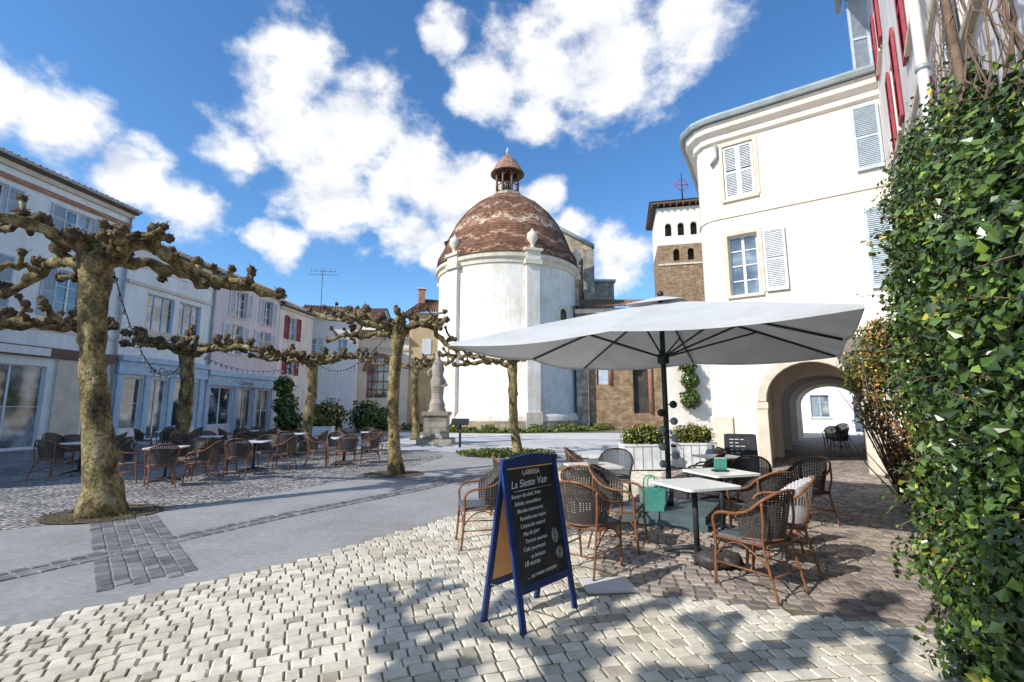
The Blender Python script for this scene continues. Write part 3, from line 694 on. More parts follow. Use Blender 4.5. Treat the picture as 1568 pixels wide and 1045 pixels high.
# ------------------------------------------------------------ trees
def knob(mb,p,r):
    mb.ball(p,r,'knob',12,9,.75,(1,1,R.uniform(.85,1.2)),5)
    for _ in range(7):
        d=V((R.gauss(0,1),R.gauss(0,1),R.gauss(.4,.8))).normalized();q=p+d*r*.8
        mb.ball(q,r*R.uniform(.35,.55),'knob',8,6,.6,(1,1,1),5)
    for _ in range(3):
        d=V((R.gauss(0,1),R.gauss(0,1),R.gauss(.7,.8))).normalized();mb.tube([p+d*r*.7,p+d*r*1.4,p+d*(r*1.45+R.uniform(.01,.06))],[r*.16,r*.1,r*.05],'twig',5)
def smoothpts(pts,n=5):
    P=[V(p) for p in pts];out=[]
    for i in range(len(P)-1):
        p0=P[max(i-1,0)];p1=P[i];p2=P[i+1];p3=P[min(i+2,len(P)-1)]
        for j in range(n):
            t=j/n; out.append(.5*((2*p1)+(p2-p0)*t+(2*p0-5*p1+4*p2-p3)*t*t+(3*p1-p0-3*p2+p3)*t**3))
    out.append(P[-1]);return out
def limb(mb,pts,r0,r1,stubs=3):
    P=smoothpts(pts,5)
    P=[p+V((R.gauss(0,.03),R.gauss(0,.03),R.gauss(0,.035))) if 0<i<len(P)-1 else p for i,p in enumerate(P)]
    n=len(P);rad=[r0+(r1-r0)*i/(n-1) for i in range(n)]
    rad=[r*(1+.2*math.sin(i*1.9+r0*50)) for i,r in enumerate(rad)]
    mb.tube(P,rad,'bark',10,wob=.4)
    knob(mb,P[-1],r1*1.5)
    for k in range(stubs):
        t=(k+.7)/(stubs+.3);i=int(t*(n-1));p=P[i];r=rad[i]
        side=V((R.gauss(0,.6),R.gauss(0,.6),1.0)).normalized();L=R.uniform(.10,.34)
        q=p+side*L
        mb.tube([p,p.lerp(q,.5)+V((R.gauss(0,.03),R.gauss(0,.03),0)),q],[r*.75,r*.65,r*.75],'bark',8,wob=.3)
        knob(mb,q,r*1.15)
        if R.random()<.5: knob(mb,p-V((0,0,r*.6)),r*.5)
def tree(x,y,top,r,limbs,lean=(0,0),seed=0,base_flare=1.5):
    mb=MB();n=18;P=[]
    for i in range(n+1):
        t=i/n;P.append(V((x+lean[0]*t+.05*math.sin(t*5+seed),y+lean[1]*t+.05*math.cos(t*4+seed),top*t-.02)))
    rad=[r*(1+(base_flare-1)*math.exp(-t*9)+.06*math.sin(t*7+seed)+(.3*max(0,t-.85)/.15)) for t in [i/n for i in range(n+1)]]
    mb.tube(P,rad,'bark',20,wob=.22)
    tp=P[-1]
    mb.ball(tp,r*1.2,'bark',12,9,.6)
    for _ in range(5): knob(mb,tp+V((R.gauss(0,r*.7),R.gauss(0,r*.7),r*.9+R.random()*.15)),r*.5)
    mb.ball(tp+V((.05,-r*.7,r*.9)),r*.5,'moss',8,6,.6,(1.2,.8,.4))
    for _ in range(4):
        t=R.uniform(.2,.85);i=int(t*n);a=R.random()*6.28;mb.ball(P[i]+V((math.cos(a),math.sin(a),0))*r*.8,r*.4,'bark',8,6,.6,(1,1,1.3))
    for L in limbs:
        if not isinstance(L[0],tuple):
            az,ln,rise=L;az=math.radians(az);d=V((math.cos(az),math.sin(az),0));s=V((-d.y,d.x,0))
            w=R.uniform(-.25,.25)
            pts=[tp-V((0,0,r*.6)),tp+d*ln*.25+V((0,0,.05+rise*.2)),tp+d*ln*.55+s*w+V((0,0,rise*.5+R.uniform(-.1,.1))),tp+d*ln*.8+s*w*.5+V((0,0,rise*.6+R.uniform(-.12,.12))),tp+d*ln+V((0,0,rise))]
        else: pts=[tp-V((0,0,r*.5))]+[V(p) for p in L]
        l=sum((pts[i+1]-pts[i]).length for i in range(len(pts)-1))
        limb(mb,pts,r*.62,r*.36,stubs=max(2,int(l*1.6)))
        P2=smoothpts(pts,4)
        for t in (.45,.7):
            p=P2[int(t*(len(P2)-1))];dd=(pts[-1]-pts[0]).normalized();s=V((-dd.y,dd.x,0))*R.choice((-1,1))
            e=p+dd*R.uniform(.2,.5)+s*R.uniform(.3,.7)+V((0,0,R.uniform(-.15,.3)))
            limb(mb,[p,p.lerp(e,.5)+V((0,0,.06)),e],r*.34,r*.26,1)
    return mb.build('plane_tree')
tree(-6.06,7.17,3.95,.175,[((-5.9,7.3,4.2),(-5.7,7.7,3.98),(-5.0,8.1,3.72),(-4.3,8.5,3.66)),((-6.9,6.7,4.15),(-7.3,6.3,4.2),(-8.6,5.6,4.2)),((-7.6,7.6,3.95),(-8.8,8,3.6),(-10,8.2,3.7)),(75,2.2,.1),(130,2.0,-.2),(-30,.7,.3)],lean=(-.50,0),seed=1,base_flare=1.8)
tree(-2.81,11.5,3.45,.135,[((-3.5,11.6,3.8),(-4.6,12.2,3.9),(-5.5,12.5,4.2)),((-2.2,11.7,3.7),(-1.7,11.9,3.2),(-1.1,12,2.95)),(150,2.6,.0),(110,2.0,.4),(20,1.2,.4),(-150,1.4,.3),(-80,.7,.4)],lean=(-.05,0),seed=2,base_flare=1.6)
tree(.2,16,3.1,.14,[(170,2.6,.4),(20,.6,.3),(100,1.4,.5),(200,2.0,-.1),(-120,1.0,.3)],lean=(-.25,0),seed=3,base_flare=1.7)
tree(-7.7,18,3.3,.18,[(180,2.4,.3),(0,2.4,.4),(60,1.8,.5),(240,1.8,.4),(300,1.6,.1)],seed=4)
tree(-11.1,16,3.5,.2,[(180,2.2,.3),(-20,3.4,-.1),(60,1.8,.5),(240,1.8,.4),(300,1.6,.1)],seed=5)
tree(-12.3,10.4,3.4,.19,[(0,2.6,.1),(40,2.6,.3),(-40,2.2,.5),(120,1.8,.5),(200,2,.2)],seed=6)
tree(-4.9,24,3.6,.17,[(0,2.0,.6),(180,2.4,.4),(60,1.6,.5),(-60,1.6,.3)],seed=7)
tree(-4.7,-1.1,3.9,.2,[(5,3.8,.5),(32,3.2,.4),(70,2.0,.3),(-30,3.8,.4),(130,2.4,.4),(200,2.6,.4),(270,2.6,.3)],seed=8)
def pit(name,x,y,r,k='soil'):
    sheet(name,[(x+r*math.cos(a)*(1+.12*noise.noise(V((a*2,x,0)))),y+r*.9*math.sin(a)) for a in [i*math.pi/12 for i in range(24)]],.018,k)
pit('tree_pit',-6.06,7.25,.75);pit('tree_pit',-2.81,11.5,.7)
sheet('planting_bed',[(-2.0,17.0),(-1.5,15.6),(.2,14.9),(1.6,15.2),(1.2,16.8),(-.4,18.2)],.03,'soil')
def grassy(name,n,area,h,k='box',size=.07):
    mb=MB();pts=[]
    for _ in range(n):
        x,y,w=area();pts.append((V((x,y,.03+h*R.random()*w)),V((0,-.3,1))))
    leaves(mb,pts,size,k,1.4);return mb.build(name)
grassy('ground_cover',2600,lambda:(lambda a,b:(-.2+1.7*b*math.cos(a),16.3+1.2*b*math.sin(a),1))(R.random()*6.28,.45+.55*R.random()),.12)
def weeds():
    a=R.random()*6.28;b=R.random()**.5*.8
    return (-6.06+b*math.cos(a),7.25+b*.9*math.sin(a),1)
grassy('weeds',320,weeds,.03,'box',.03)
mb=MB();pts=[]
for _ in range(9000):
    a=math.radians(-90+R.uniform(-75,75));r=RR+1.6+R.uniform(-1.0,1.2);hgt=max(.1,.22+.55*noise.noise(V((a*9,0,0))))
    pts.append((CH+V((r*math.cos(a),r*math.sin(a),R.random()*hgt+.03)),V((0,-.6,.8))))
leaves(mb,pts,.15,'box',1.2);mb.build('low_planting')
mb=MB()
mb.lathe(CH,[(RR+.4,.02),(RR+3.4,.02)],'grass',48);mb.build('church_lawn')
def shrub(name,cs,n,size,ks=('box',)):
    mb=MB()
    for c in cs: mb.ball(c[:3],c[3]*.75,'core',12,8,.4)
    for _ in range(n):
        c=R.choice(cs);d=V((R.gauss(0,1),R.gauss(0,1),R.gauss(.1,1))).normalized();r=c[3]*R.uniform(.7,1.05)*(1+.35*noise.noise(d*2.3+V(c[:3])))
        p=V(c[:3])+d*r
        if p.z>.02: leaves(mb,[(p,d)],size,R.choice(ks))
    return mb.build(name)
shrub('evergreen_shrub',[(-12.0,31,1.0,1.1),(-12.8,31.2,.9,.8)],2400,.18,('yel','ivy','dry'))
shrub('evergreen_shrub',[(-9.8,32,1.0,1.1),(-8.7,32.3,.8,.8)],2400,.18,('box','ivy'))
shrub('evergreen_shrub',[(-14.6,30.5,1.8,.7),(-14.8,30.6,3.0,.6),(-14.3,30.4,.8,.8)],2500,.18,('ivy','box'))
shrub('climbing_plant',[(13.2,35,2.2,.7),(13.3,35,3.6,.6),(13.1,35,4.8,.6)],1800,.2,('ivy','box'))
sheet('gravel_court',[(20,22),(30,22),(30,34),(20,30)],.017,'lightconc')
def planter(x,y,rot,w=1.0,ks=('yel','box')):
    g=grp('box_planter',(x,y,0));g.rotation_euler[2]=rot;mb=MB()
    mb.box(I4,-w/2,w/2,-.22,.22,.05,.62,'planter');mb.box(I4,-w/2-.02,w/2+.02,-.24,.24,.62,.67,'planter')
    for sx in(-1,1):
        for sy in (-1,1): mb.box(I4,sx*w/2-.05*(sx>0),sx*w/2+.05*(sx<0),sy*.2-.03,sy*.2+.03,0,.05,'steel')
    for i in range(1,5): mb.box(I4,-w/2+w*i/5-.006,-w/2+w*i/5+.006,-.226,-.2205,.08,.6,'steel')
    mb.build('box',g)
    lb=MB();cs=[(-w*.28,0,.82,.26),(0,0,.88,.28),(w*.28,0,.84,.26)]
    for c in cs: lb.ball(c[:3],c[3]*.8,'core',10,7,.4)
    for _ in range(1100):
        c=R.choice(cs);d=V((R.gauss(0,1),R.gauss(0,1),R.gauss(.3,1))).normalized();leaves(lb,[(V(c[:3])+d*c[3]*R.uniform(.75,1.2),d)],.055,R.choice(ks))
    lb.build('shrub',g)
planter(3.35,12.2,.1,1.15);planter(4.75,12.6,-.1,1.0)
planter(-9.6,24,.0,1.2)
# ------------------------------------------------------------ parasol
g=grp('cafe_parasol',(2.25,6.95,.02));mb=MB();Z0=.10
ax=V((.85,-.53,0)).normalized();ay=V((.53,.85,0)).normalized();h=2.24;ze=2.40;za=3.12
dirs=[(1,1),(0,1),(-1,1),(-1,0),(-1,-1),(0,-1),(1,-1),(1,0)]
cm=MB()
N=10
def cpt(i,t,s):
    a=V(dirs[i]+(0,));b=V(dirs[(i+1)%8]+(0,));p=(a.lerp(b,s))*h*t
    q=ax*p.x+ay*p.y;sag=.07*math.sin(math.pi*s)*t
    z=za-(za-ze)*(t**1.08)-sag*.9
    return V((q.x,q.y,z))
for i in range(8):
    vs=[];fs=[]
    for a in range(N+1):
        for b_ in range(N+1): vs.append(cpt(i,a/N,b_/N))
    for a in range(N):
        for b_ in range(N):
            o=a*(N+1)+b_;fs.append((o,o+1,o+N+2,o+N+1))
    cm.add(vs,fs,'canvas',0,True)
    e=[cpt(i,1,s/N)for s in range(N+1)];cm.add(e+[p-V((0,0,.035)) for p in e],[(k,k+1,N+2+k,N+1+k) for k in range(N)],'canvas')
vs=[V((0,0,za+.10))]+[ (ax*d[0]+ay*d[1])*.42+V((0,0,za-.06)) for d in dirs];cm.add(vs,[(0,1+i,1+(i+1)%8) for i in range(8)],'canvas')
cm.ball((0,0,za+.13),.05,'alu')
cm.build('canopy',g)
for i,d in enumerate(dirs):
    q=[cpt(i,t,0)-V((0,0,.03)) for t in (.02,.25,.5,.75,.985)]
    mb.tube(q,.018,'alu',6)
    hub=V((0,0,2.28));mid=cpt(i,.52,0)-V((0,0,.045));mb.tube([hub+(mid-hub)*.04,mid],.015,'alu',6)
mb.tube([(0,0,Z0),(0,0,za+.05)],.038,'alu',14);mb.lathe((0,0,0),[(.04,2.18),(.085,2.2),(.085,2.32),(.04,2.36)],'alu',14);mb.lathe((0,0,0),[(.04,2.95),(.08,2.97),(.08,3.05)],'alu',14)
mb.tube([(0,0,.1),(0,0,.45)],.055,'alu',14);mb.tube([(.04,-.05,1.0),(.10,-.08,1.0)],.02,'alu',8)
mb.build('pole_and_ribs',g);mb=MB();Fb=frameM((0,0,0),ax,ay)
mb.box(Fb,-.60,.60,-.60,.60,0,.08,'basep');mb.box(Fb,-.57,-.01,-.57,-.01,.08,.17,'basep');mb.box(Fb,.01,.57,-.57,-.01,.08,.17,'basep');mb.box(Fb,-.57,-.01,.01,.57,.08,.17,'basep');mb.box(Fb,.01,.57,.01,.57,.08,.17,'basep')
mb.build('base',g);mb=MB()
for i in range(8):
    z=.75+.12*i;s=1 if i%2 else -1
    c=V((.09*s,-.07,z));mb.tube([c,c+V((0,-.015,0))],.055,'lens' if i not in (7,6) else 'iron',16);mb.tube([(0,0,z),c],.008,'iron',5)
mb.build('hanging_discs',g)
# ------------------------------------------------------------ A-board
g=grp('chalkboard_sign');FL=V((.071,3.44,.018));FR=V((.513,3.91,.018));BL=V((-.231,3.66,.018))
w=(FR-FL).normalized();W=.645;top=(FL+BL)/2;top.z=1.18
def aframe(base,sgn):
    v=(top-base);H=v.length;v.normalize();n=w.cross(v).normalized()
    if n.dot(V((.728,-.685,0)))*sgn<0: n=-n
    m=Matrix((w,v,n)).transposed().to_4x4();m.translation=base;return m,H
for base,sgn,nm in ((FL,1,'front_panel'),(BL,-1,'rear_panel')):
    m,H=aframe(base,sgn);mb=MB()
    mb.box(m,0,.05,0,H,-.022,0,'navy');mb.box(m,W-.05,W,0,H,-.022,0,'navy')
    mb.box(m,.05,W-.05,.24,.295,-.020,-.002,'navy');mb.box(m,.05,W-.05,H-.07,H-.005,-.020,-.002,'navy')
    for i in range(8):
        x0=.05+(W-.1)*i/8;x1=.05+(W-.1)*(i+1)/8;hh=.03*math.sin(math.pi*(i+.5)/8);mb.box(m,x0,x1,H-.006,H-.005+hh,-.020,-.003,'navy')
    mb.box(m,.05,W-.05,.295,H-.07,-.014,-.008,'board')
    mb.box(m,.05,W-.05,.296,H-.071,-.018,-.0145,'orange')
    mb.build(nm,g)
    if sgn>0:
        def txt(s,u,v_,size,nm='chalk_text',shear=.25):
            cu=bpy.data.curves.new(nm,'FONT');cu.body=s;cu.size=size;cu.shear=shear;cu.extrude=.0006;cu.align_x='CENTER';cu.offset=.0002
            cu.materials.append(M['chalk']);o=bpy.data.objects.new(nm,cu);sc.collection.objects.link(o);o.parent=g
            o.matrix_world=m@Matrix.Translation(V((u,v_,-.0072)))@Matrix.Rotation(math.radians(R.uniform(-1,2)),4,'Z')
        txt('LARREIA',.32,H-.135,.055,shear=0);txt('La Sieste Vatera',.325,H-.215,.078)
        L=['Burger du chef, frites','Salade, croustillant','Moules marinieres','Ravioles aux cepes','Carpaccio canard','Plat du jour','Tartare saumon','Cafe gourmand','et boisson']
        for i,s in enumerate(L):
            txt(s,.27+R.uniform(-.04,.02),H-.29-i*.054,.040,shear=R.uniform(.1,.4))
        txt('... ou menu complet ...',.32,.33,.042);txt('18 euros',.2,.41,.05)
        mb=MB()
        for (cu_,cv,rr) in ((.50,.56,.035),(.53,.43,.04)):
            for k in range(3): mb.tube([m@V((cu_+rr*(1-k*.3)*math.cos(t),cv+rr*(1-k*.3)*math.sin(t)*(1.5 if rr<.04 else 1),-.0068)) for t in [j*.5236 for j in range(13)]],.0018,'chalk',4)
        mb.tube([m@V((.1,H-.245,-.0068)),m@V((.55,H-.24,-.0068))],.0015,'chalk',4);mb.build('chalk_drawing',g)
mb=MB();m,H=aframe(FL,1)
for u in (.03,W-.03):
    a=m@V((u,.27,-.01));m2,_=aframe(BL,-1);b_=m2@V((u,.27,-.01));mb.tube([a,b_],.006,'steel',6)
mb.box(m,.08,.14,H-.02,H+.012,-.03,.004,'steel');mb.box(m,.5,.56,H-.02,H+.012,-.03,.004,'steel')
mb.build('spreader_bars',g)
# ------------------------------------------------------------ chair
def chair_mesh(weave,name):
    mb=MB();f=.012
    for s in (-1,1):
        mb.tube(smoothpts([(s*.235,.235,0),(s*.24,.215,.22),(s*.25,.20,.44),(s*.27,.20,.58),(s*.285,.12,.645),(s*.285,-.03,.66),(s*.275,-.15,.70),(s*.235,-.25,.79),(s*.13,-.325,.855),(0,-.345,.87)],4),f*1.15,'cane',8)
        mb.tube(smoothpts([(s*.225,-.33,0),(s*.215,-.27,.22),(s*.21,-.225,.43),(s*.235,-.25,.6),(s*.235,-.25,.78)],4),f,'cane',8)
        mb.tube([(s*.238,.218,.2),(s*.215,-.272,.2)],f*.7,'cane',6)
        mb.tube(smoothpts([(s*.24,.215,.25),(s*.232,.12,.36),(s*.22,.0,.40),(s*.22,-.12,.36),(s*.215,-.265,.24)],3),f*.6,'cane',6)
        mb.tube(smoothpts([(s*.24,.22,.26),(s*.16,.22,.36),(0,.225,.40)],3),f*.6,'cane',6)
    mb.tube([(-.245,.21,.42),(.245,.21,.42)],f,'cane',6);mb.tube([(-.21,-.225,.42),(.21,-.225,.42)],f,'cane',6)
    mb.tube([(-.22,-.28,.18),(.22,-.28,.18)],f*.7,'cane',6)
    for s in (-1,1): mb.tube([(s*.245,.21,.42),(s*.21,-.225,.42)],f,'cane',6)
    pr=[(-.235,.215),(.235,.215),(.205,-.225),(-.205,-.225)]
    vs=[(x*.97,y*.97,.41) for x,y in pr]+[(x*1.02,y*1.02,.43) for x,y in pr]+[(x*.97,y*.97,.45) for x,y in pr]
    mb.add([V(v) for v in vs],[(3,2,1,0),(0,1,5,4),(1,2,6,5),(2,3,7,6),(3,0,4,7),(4,5,9,8),(5,6,10,9),(6,7,11,10),(7,4,8,11),(8,9,10,11)],'seat')
    def P(a,z):
        an=a*math.radians(88);tz=(z-.45)/.42
        rx=.215+.05*min(1,tz*1.5);ry=.24+.075*tz
        return V((rx*math.sin(an)*1.04,-.03-ry*math.cos(an),z))
    def ztop(a): return .865-.20*abs(a)**2.2
    K=26
    for i in range(K+1):
        a=-1+2*i/K;zt=ztop(a);w_=.050
        vs=[];fs=[]
        for j in range(9):
            z=.455+(zt-.455)*j/8
            vs+= [P(a-w_*.5,z),P(a+w_*.5,z)]
        for j in range(8): fs.append((2*j,2*j+1,2*j+3,2*j+2))
        mb.add(vs,fs,weave,0,True)
    z=.46
    while z<.86:
        am=1 if z<.665 else ((.865-z)/.20)**(1/2.2)
        n=16;vs=[];fs=[]
        for j in range(n+1):
            a=-am+2*am*j/n;p=P(a,z);q=P(a,z+.013);vs+=[p+V((0,-.001,0)),q+V((0,-.001,0))]
        for j in range(n): fs.append((2*j,2*j+1,2*j+3,2*j+2))
        mb.add(vs,fs,weave,0,True);z+=.0195
    mb.tube([P(-1+2*j/16,.457) for j in range(17)],.009,'cane',6)
    return mb.build(name)
c1=chair_mesh('weave','cafe_chair');c2=chair_mesh('weavel','cafe_chair')
used=[False,False]
def chair(x,y,face,light=False,z=.021):
    k=1 if light else 0;src=(c1,c2)[k]
    if not used[k]: ob=src;used[k]=True
    else:
        ob=bpy.data.objects.new('cafe_chair',src.data);sc.collection.objects.link(ob)
    ob.location=(x,y,z);ob.rotation_euler=(0,0,face);s=R.uniform(.97,1.0);ob.scale=(s,s,s)
    return ob
def facing(x,y,tx,ty,j=.15): return math.atan2(ty-y,tx-x)-math.pi/2+R.uniform(-j,j)
def table_mesh(k,name):
    mb=MB();s=.34;r=.05;pts=[]
    for cx,cy,a0 in ((s-r,s-r,0),(-s+r,s-r,90),(-s+r,-s+r,180),(s-r,-s+r,270)):
        for t in range(5): a=math.radians(a0+t*22.5);pts.append((cx+r*math.cos(a),cy+r*math.sin(a)))
    n=len(pts)
    mb.add([V((x,y,.715)) for x,y in pts]+[V((x,y,.74)) for x,y in pts],[tuple(range(n))[::-1],tuple(range(n,2*n))]+[(i,(i+1)%n,n+(i+1)%n,n+i) for i in range(n)],k)
    mb.tube([(0,0,.05),(0,0,.715)],.03,'iron',10);mb.box(I4,-.14,.14,-.14,.14,.70,.714,'iron')
    for a in range(4):
        d=V((math.cos(a*math.pi/2+.785),math.sin(a*math.pi/2+.785),0));mb.tube([d*0+V((0,0,.09)),d*.18+V((0,0,.06)),d*.34+V((0,0,.018))],[.03,.022,.018],'iron',8)
    return mb.build(name)
t1=table_mesh('tabtop','bistro_table');t2=table_mesh('tabtopw','bistro_table');tu=[False,False]
def table(x,y,rot,k=0):
    src=(t1,t2)[k]
    if not tu[k]: ob=src;tu[k]=True
    else: ob=bpy.data.objects.new('bistro_table',src.data);sc.collection.objects.link(ob)
    ob.location=(x,y,.02 if x>-1 else .0);ob.rotation_euler=(0,0,rot)
table(1.95,5.20,.35);table(2.65,6.15,.3);table(1.15,6.85,.2,1)
chair(2.12,4.34,facing(2.12,4.34,1.95,5.2,0)+.35)
chair(2.62,4.85,facing(2.62,4.85,1.95,5.2,0),True)
chair(2.80,5.50,facing(2.80,5.50,2.65,6.2))
chair(.76,4.85,facing(.76,4.85,1.2,5.3,0)+.1)
chair(1.24,5.55,facing(1.24,5.55,1.95,5.2,0))
chair(-.38,5.65,facing(-.38,5.65,.6,6.6,0)+2.6)
chair(3.95,6.6,facing(3.95,6.6,2.9,6.2));chair(1.25,8.4,facing(1.25,8.4,2.6,8))
chair(.92,6.15,facing(.92,6.15,1.15,6.9));chair(1.65,7.75,facing(1.65,7.75,1.2,6.9),True)
chair(3.3,6.75,facing(3.3,6.75,2.65,6.05));chair(3.1,7.8,1.0);chair(3.9,8.3,-2.2)
table(3.5,8.1,.2)
chair(.05,6.9,facing(0,6.9,1.1,6.9)+.2)
chair(11.6,17.0,1.2);chair(12.0,17.9,2.4);chair(15,21.8,2.1)
for (x,y,r_) in ((-6.5,12.1,.2),(-4.75,13.6,.5),(-7.4,10.3,.3),(-10.4,11.6,.1),(-9.0,14.2,.4),(-12.3,13.8,.2),(-7.2,15.8,.2),(-12.6,17.5,.4),(-9.9,18,.1),(-5.0,17.0,.3),(-13.0,11,.3)):
    table(x,y,r_,1)
    for q in range(4):
        a=r_+q*math.pi/2+R.uniform(-.25,.25);d=R.uniform(.62,.8);cx=x+d*math.cos(a);cy=y+d*math.sin(a)
        if R.random()<.95: chair(cx,cy,facing(cx,cy,x,y,.35),False,0.0)
g=grp('mint_tote_bag',(1.90,6.62,.19));mb=MB()
vs=[V(p) for p in ((-.13,-.09,0),(.13,-.09,0),(.13,.09,0),(-.13,.09,0),(-.16,-.11,.27),(.16,-.11,.29),(.15,.11,.27),(-.15,.11,.30))]
mb.add(vs,[(0,1,2,3),(0,1,5,4),(1,2,6,5),(2,3,7,6),(3,0,4,7)],'mint')
for y in (-.11,.11): mb.tube(smoothpts([(-.08,y,.28),(-.06,y*.7,.43),(.06,y*.7,.43),(.08,y,.28)],4),.009,'mint',6)
mb.build('bag',g)
g=grp('menu_holder',(2.65,6.15,.762));mb=MB();mb.box(I4,-.09,.09,-.06,.06,0,.02,'iron');Fm=Matrix.Rotation(.15,4,'X');mb.box(Fm,-.08,.08,-.01,.0,.02,.16,'mint');mb.box(Fm,-.07,.07,.012,.02,.02,.17,'planter');mb.build('menus',g)
g=grp('napkin_box',(1.15,6.85,.762));mb=MB();mb.box(I4,-.07,.07,-.05,.05,0,.09,'steel');mb.box(I4,-.05,.05,-.03,.03,.0901,.12,'planter');mb.build('box',g)
g=grp('sandbag_weight');mb=MB();mb.ball((1.98,4.85,.09),.17,'weave',14,9,.5,(1.1,.8,.55));mb.ball((2.11,4.82,.10),.12,'weave',12,8,.5,(1,.8,.6));mb.tube([(1.9,4.8,.15),(1.95,4.82,.24),(2.05,4.84,.16)],.012,'iron',6);mb.build('bag',g)
g=grp('menu_stand',(5.05,10.6,.02));g.rotation_euler[2]=-.35;mb=MB()
for s in (-1,1):
    m=Matrix.Translation(V((0,s*.28,0)))@Matrix.Rotation(s*.27,4,'X')
    mb.box(m,-.32,-.27,-.015,.015,0,1.0,'iron');mb.box(m,.27,.32,-.015,.015,0,1.0,'iron');mb.box(m,-.27,.27,-.01,.01,.2,1.0,'board');mb.box(m,-.27,.27,-.014,.014,.95,1.01,'iron')
m=Matrix.Translation(V((0,-.28,0)))@Matrix.Rotation(-.27,4,'X')
for i in range(8):
    for j in range(R.randint(2,4)):
        x=-.22+j*.11;mb.box(m,x,x+R.uniform(.05,.09),-.0135,-.0105,.88-i*.075,.895-i*.075,'chalk')
mb.build('boards',g)
g=grp('gas_bottle',(4.55,10.9,.02));mb=MB();mb.lathe((0,0,0),[(.0,.0),(.15,.01),(.16,.08),(.16,.5),(.13,.6),(.05,.66),(.05,.72),(0,.72)],'steel',18);mb.tube([(.1*math.cos(t),.1*math.sin(t),.76) for t in [i*.5236 for i in range(13)]],.012,'steel',6)
for a in (0,2.1,4.2): mb.tube([(.1*math.cos(a),.1*math.sin(a),.6),(.1*math.cos(a),.1*math.sin(a),.76)],.01,'steel',5)
mb.build('cylinder_body',g)
g=grp('stone_monument',(-3.35,21.2,0));mb=MB()
mb.box(I4,-.75,.75,-.75,.75,0,.25,'stoneg');mb.box(I4,-.5,.5,-.5,.5,.25,1.25,'stoneg');mb.box(I4,-.58,.58,-.58,.58,1.25,1.42,'stoneg')
mb.lathe((0,0,0),[(.42,1.42),(.34,1.6),(.36,1.7),(.26,2.0),(.30,2.5),(.34,2.8),(.24,3.05),(.30,3.3),(.22,3.6),(.1,3.8),(.13,3.95),(.1,4.1),(0,4.15)],'stoneg',12)
mb.tube([(-.25,0,2.85),(-.42,-.05,3.2),(-.2,-.1,3.4)],[.09,.08,.05],'stoneg',7);mb.tube([(.25,0,2.85),(.4,-.1,2.6),(.2,-.25,2.5)],[.09,.08,.05],'stoneg',7)
mb.build('pedestal_and_statue',g)
g=grp('information_lectern',(-2.1,19.3,0));mb=MB();mb.tube([(0,0,0),(0,0,1.0)],.05,'iron',8);mb.box(Matrix.Translation(V((0,0,1.0)))@Matrix.Rotation(.5,4,'X'),-.35,.35,-.22,.22,0,.05,'iron');mb.build('post',g)
g=grp('string_lights');mb=MB()
for A,B,s in ((V((-6.4,7.2,3.95)),V((-11.1,16,3.5)),1.3),(V((-11.1,16,3.6)),V((-7.7,18,3.4)),.6),(V((-7.7,18,3.5)),V((-2.9,11.5,3.6)),.8)):
    q=[A.lerp(B,t/24)-V((0,0,s*4*(t/24)*(1-t/24))) for t in range(25)];mb.tube(q,.010,'iron',4)
    for p in q[1:-1]: mb.ball(p-V((0,0,.07)),.034,'lens',8,6);mb.tube([p,p-V((0,0,.045))],.016,'iron',5)
mb.build('cable_and_bulbs',g)
# ------------------------------------------------------------ sun and sky
el=math.radians(35);h=V((.82,.57)).normalized()
v=V((h.x*math.cos(el),h.y*math.cos(el),-math.sin(el)))
sd=bpy.data.lights.new('sun','SUN');sd.energy=5.0;sd.angle=math.radians(.5);sd.color=(1,.965,.90)
so=bpy.data.objects.new('sun',sd);sc.collection.objects.link(so);so.rotation_euler=v.to_track_quat('-Z','Y').to_euler();so.location=(-20,-20,30)
wd=bpy.data.worlds.new('World');sc.world=wd;wd.use_nodes=True;nt=wd.node_tree;bg=nt.nodes['Background']
wd.cycles.sampling_method='MANUAL';wd.cycles.sample_map_resolution=256
sky=nt.nodes.new('ShaderNodeTexSky');sky.sky_type='NISHITA';sky.sun_disc=False;sky.sun_elevation=el;sky.sun_rotation=math.atan2(-h.x,-h.y)%(2*math.pi)
sky.air_density=1.0;sky.dust_density=.6;sky.ozone_density=2.0
def MN(op,a,b=None,c=None,clamp=False):
    n=nt.nodes.new('ShaderNodeMath');n.operation=op;n.use_clamp=clamp
    for i,x in enumerate((a,b,c)):
        if x is None: continue
        if isinstance(x,(int,float)): n.inputs[i].default_value=x
        else: nt.links.new(x,n.inputs[i])
    return n.outputs[0]
tg=nt.nodes.new('ShaderNodeTexCoord').outputs['Generated']
clouds=[(-26,35.5,4.2),(-27,29,5.8),(-20,31,6.8),(-14.5,26.5,6.2),(-22.5,24.5,6.5),(-32,26,3.0),(-7,25,4.8),(-3,26.8,2.8),(-13,20.5,3.4),(-10,18,1.8),
 (6,38.5,7),(14,40,7.5),(-3,36.5,3.8),(22,41,5),(4,34,3.2),(-9,41,2.2),
 (-46,23.8,3.4),(-41,21.8,3.1),(-36,20,3.0),(-51,24,3.0),
 (-26.5,18.0,2.8),(-29,18.5,1.8),
 (4,25.3,2.6),(8,22,2.2),(13,17.8,3.8),
 (75,30,11),(-110,35,14)]
acc=None
for az,e_,r_ in clouds:
    a=math.radians(az);e=math.radians(e_);cdir=(math.sin(a)*math.cos(e),math.cos(a)*math.cos(e),math.sin(e))
    n=nt.nodes.new('ShaderNodeVectorMath');n.operation='DISTANCE';nt.links.new(tg,n.inputs[0]);n.inputs[1].default_value=cdir
    t=MN('MULTIPLY_ADD',n.outputs['Value'],-1/(math.radians(r_)*1.55),1.0)
    acc=t if acc is None else MN('MAXIMUM',acc,t)
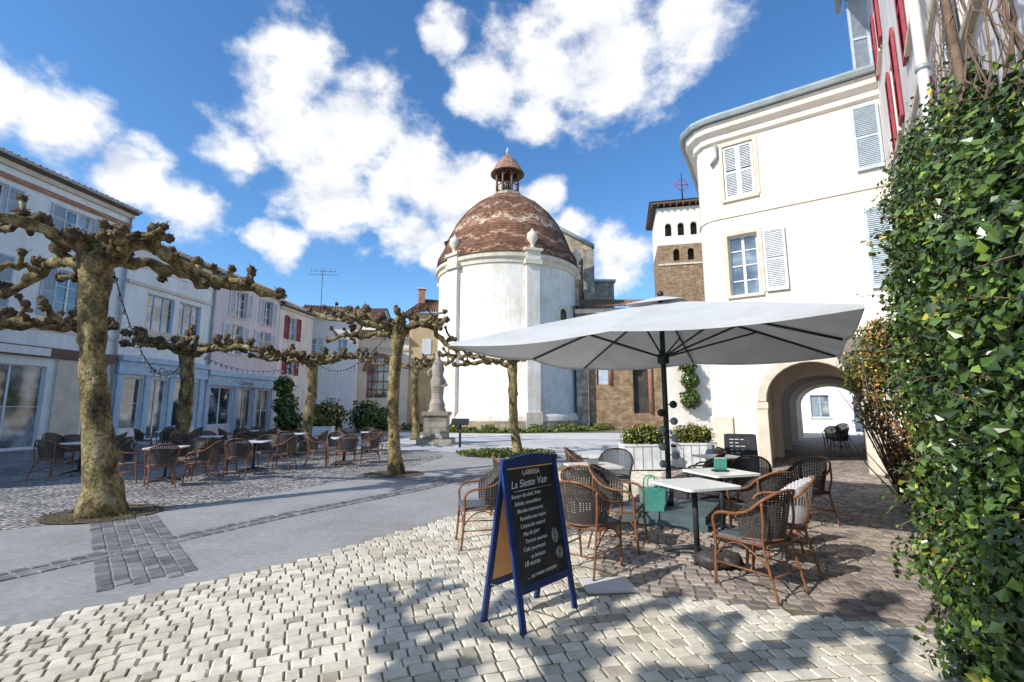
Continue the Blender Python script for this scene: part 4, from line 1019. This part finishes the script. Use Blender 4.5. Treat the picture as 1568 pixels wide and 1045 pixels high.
acc=MN('MAXIMUM',acc,-.35)
def wn(off,scale,detail,rough,dist=0.0):
    mp=nt.nodes.new('ShaderNodeMapping');mp.inputs['Location'].default_value=off;mp.inputs['Scale'].default_value=(1,1,1.35);nt.links.new(tg,mp.inputs[0])
    n=nt.nodes.new('ShaderNodeTexNoise');n.inputs['Scale'].default_value=scale;n.inputs['Detail'].default_value=detail;n.inputs['Roughness'].default_value=rough;n.inputs['Distortion'].default_value=dist
    nt.links.new(mp.outputs[0],n.inputs['Vector']);return n.outputs['Fac']
n1=wn((0,0,0),11,6,.58);n2=wn((.03,.02,-.045),11,3,.5);n3=wn((3,1,0),3.5,1,.5)
d=MN('ADD',acc,MN('MULTIPLY',MN('SUBTRACT',n1,.5),1.7))
d=MN('SUBTRACT',d,.33)
mr=nt.nodes.new('ShaderNodeMapRange');mr.interpolation_type='SMOOTHSTEP';nt.links.new(d,mr.inputs[0]);mr.inputs[1].default_value=-.14;mr.inputs[2].default_value=.40
al=mr.outputs[0]
shd=MN('ADD',MN('MULTIPLY',MN('SUBTRACT',n1,n2),1.6),MN('MULTIPLY_ADD',n3,-.5,1.12),clamp=True)
cc=ramp(nt,shd,[(.45,(4.9,5.25,5.9)),(.72,(6.3,6.5,6.8)),(1.0,(7.3,7.3,7.3))])
hs=nt.nodes.new('ShaderNodeHueSaturation');hs.inputs['Saturation'].default_value=1.2;hs.inputs['Value'].default_value=1.25;nt.links.new(sky.outputs[0],hs.inputs['Color'])
skc=mixc(nt,1.0,hs.outputs[0],(.86,1.03,1.14),'MULTIPLY')
nt.links.new(mixc(nt,al,skc,cc),bg.inputs['Color']);bg.inputs['Strength'].default_value=.15
# ------------------------------------------------------------ camera
cd=bpy.data.cameras.new('camera');cd.lens=16.5;cd.sensor_width=36;cd.clip_end=2000;cd.clip_start=.05
co=bpy.data.objects.new('camera',cd);sc.collection.objects.link(co);co.location=(0,0,1.55);co.rotation_euler=(math.radians(98.2),0,0);sc.camera=co
sc.view_settings.view_transform='Standard';sc.view_settings.look='None';sc.view_settings.exposure=0
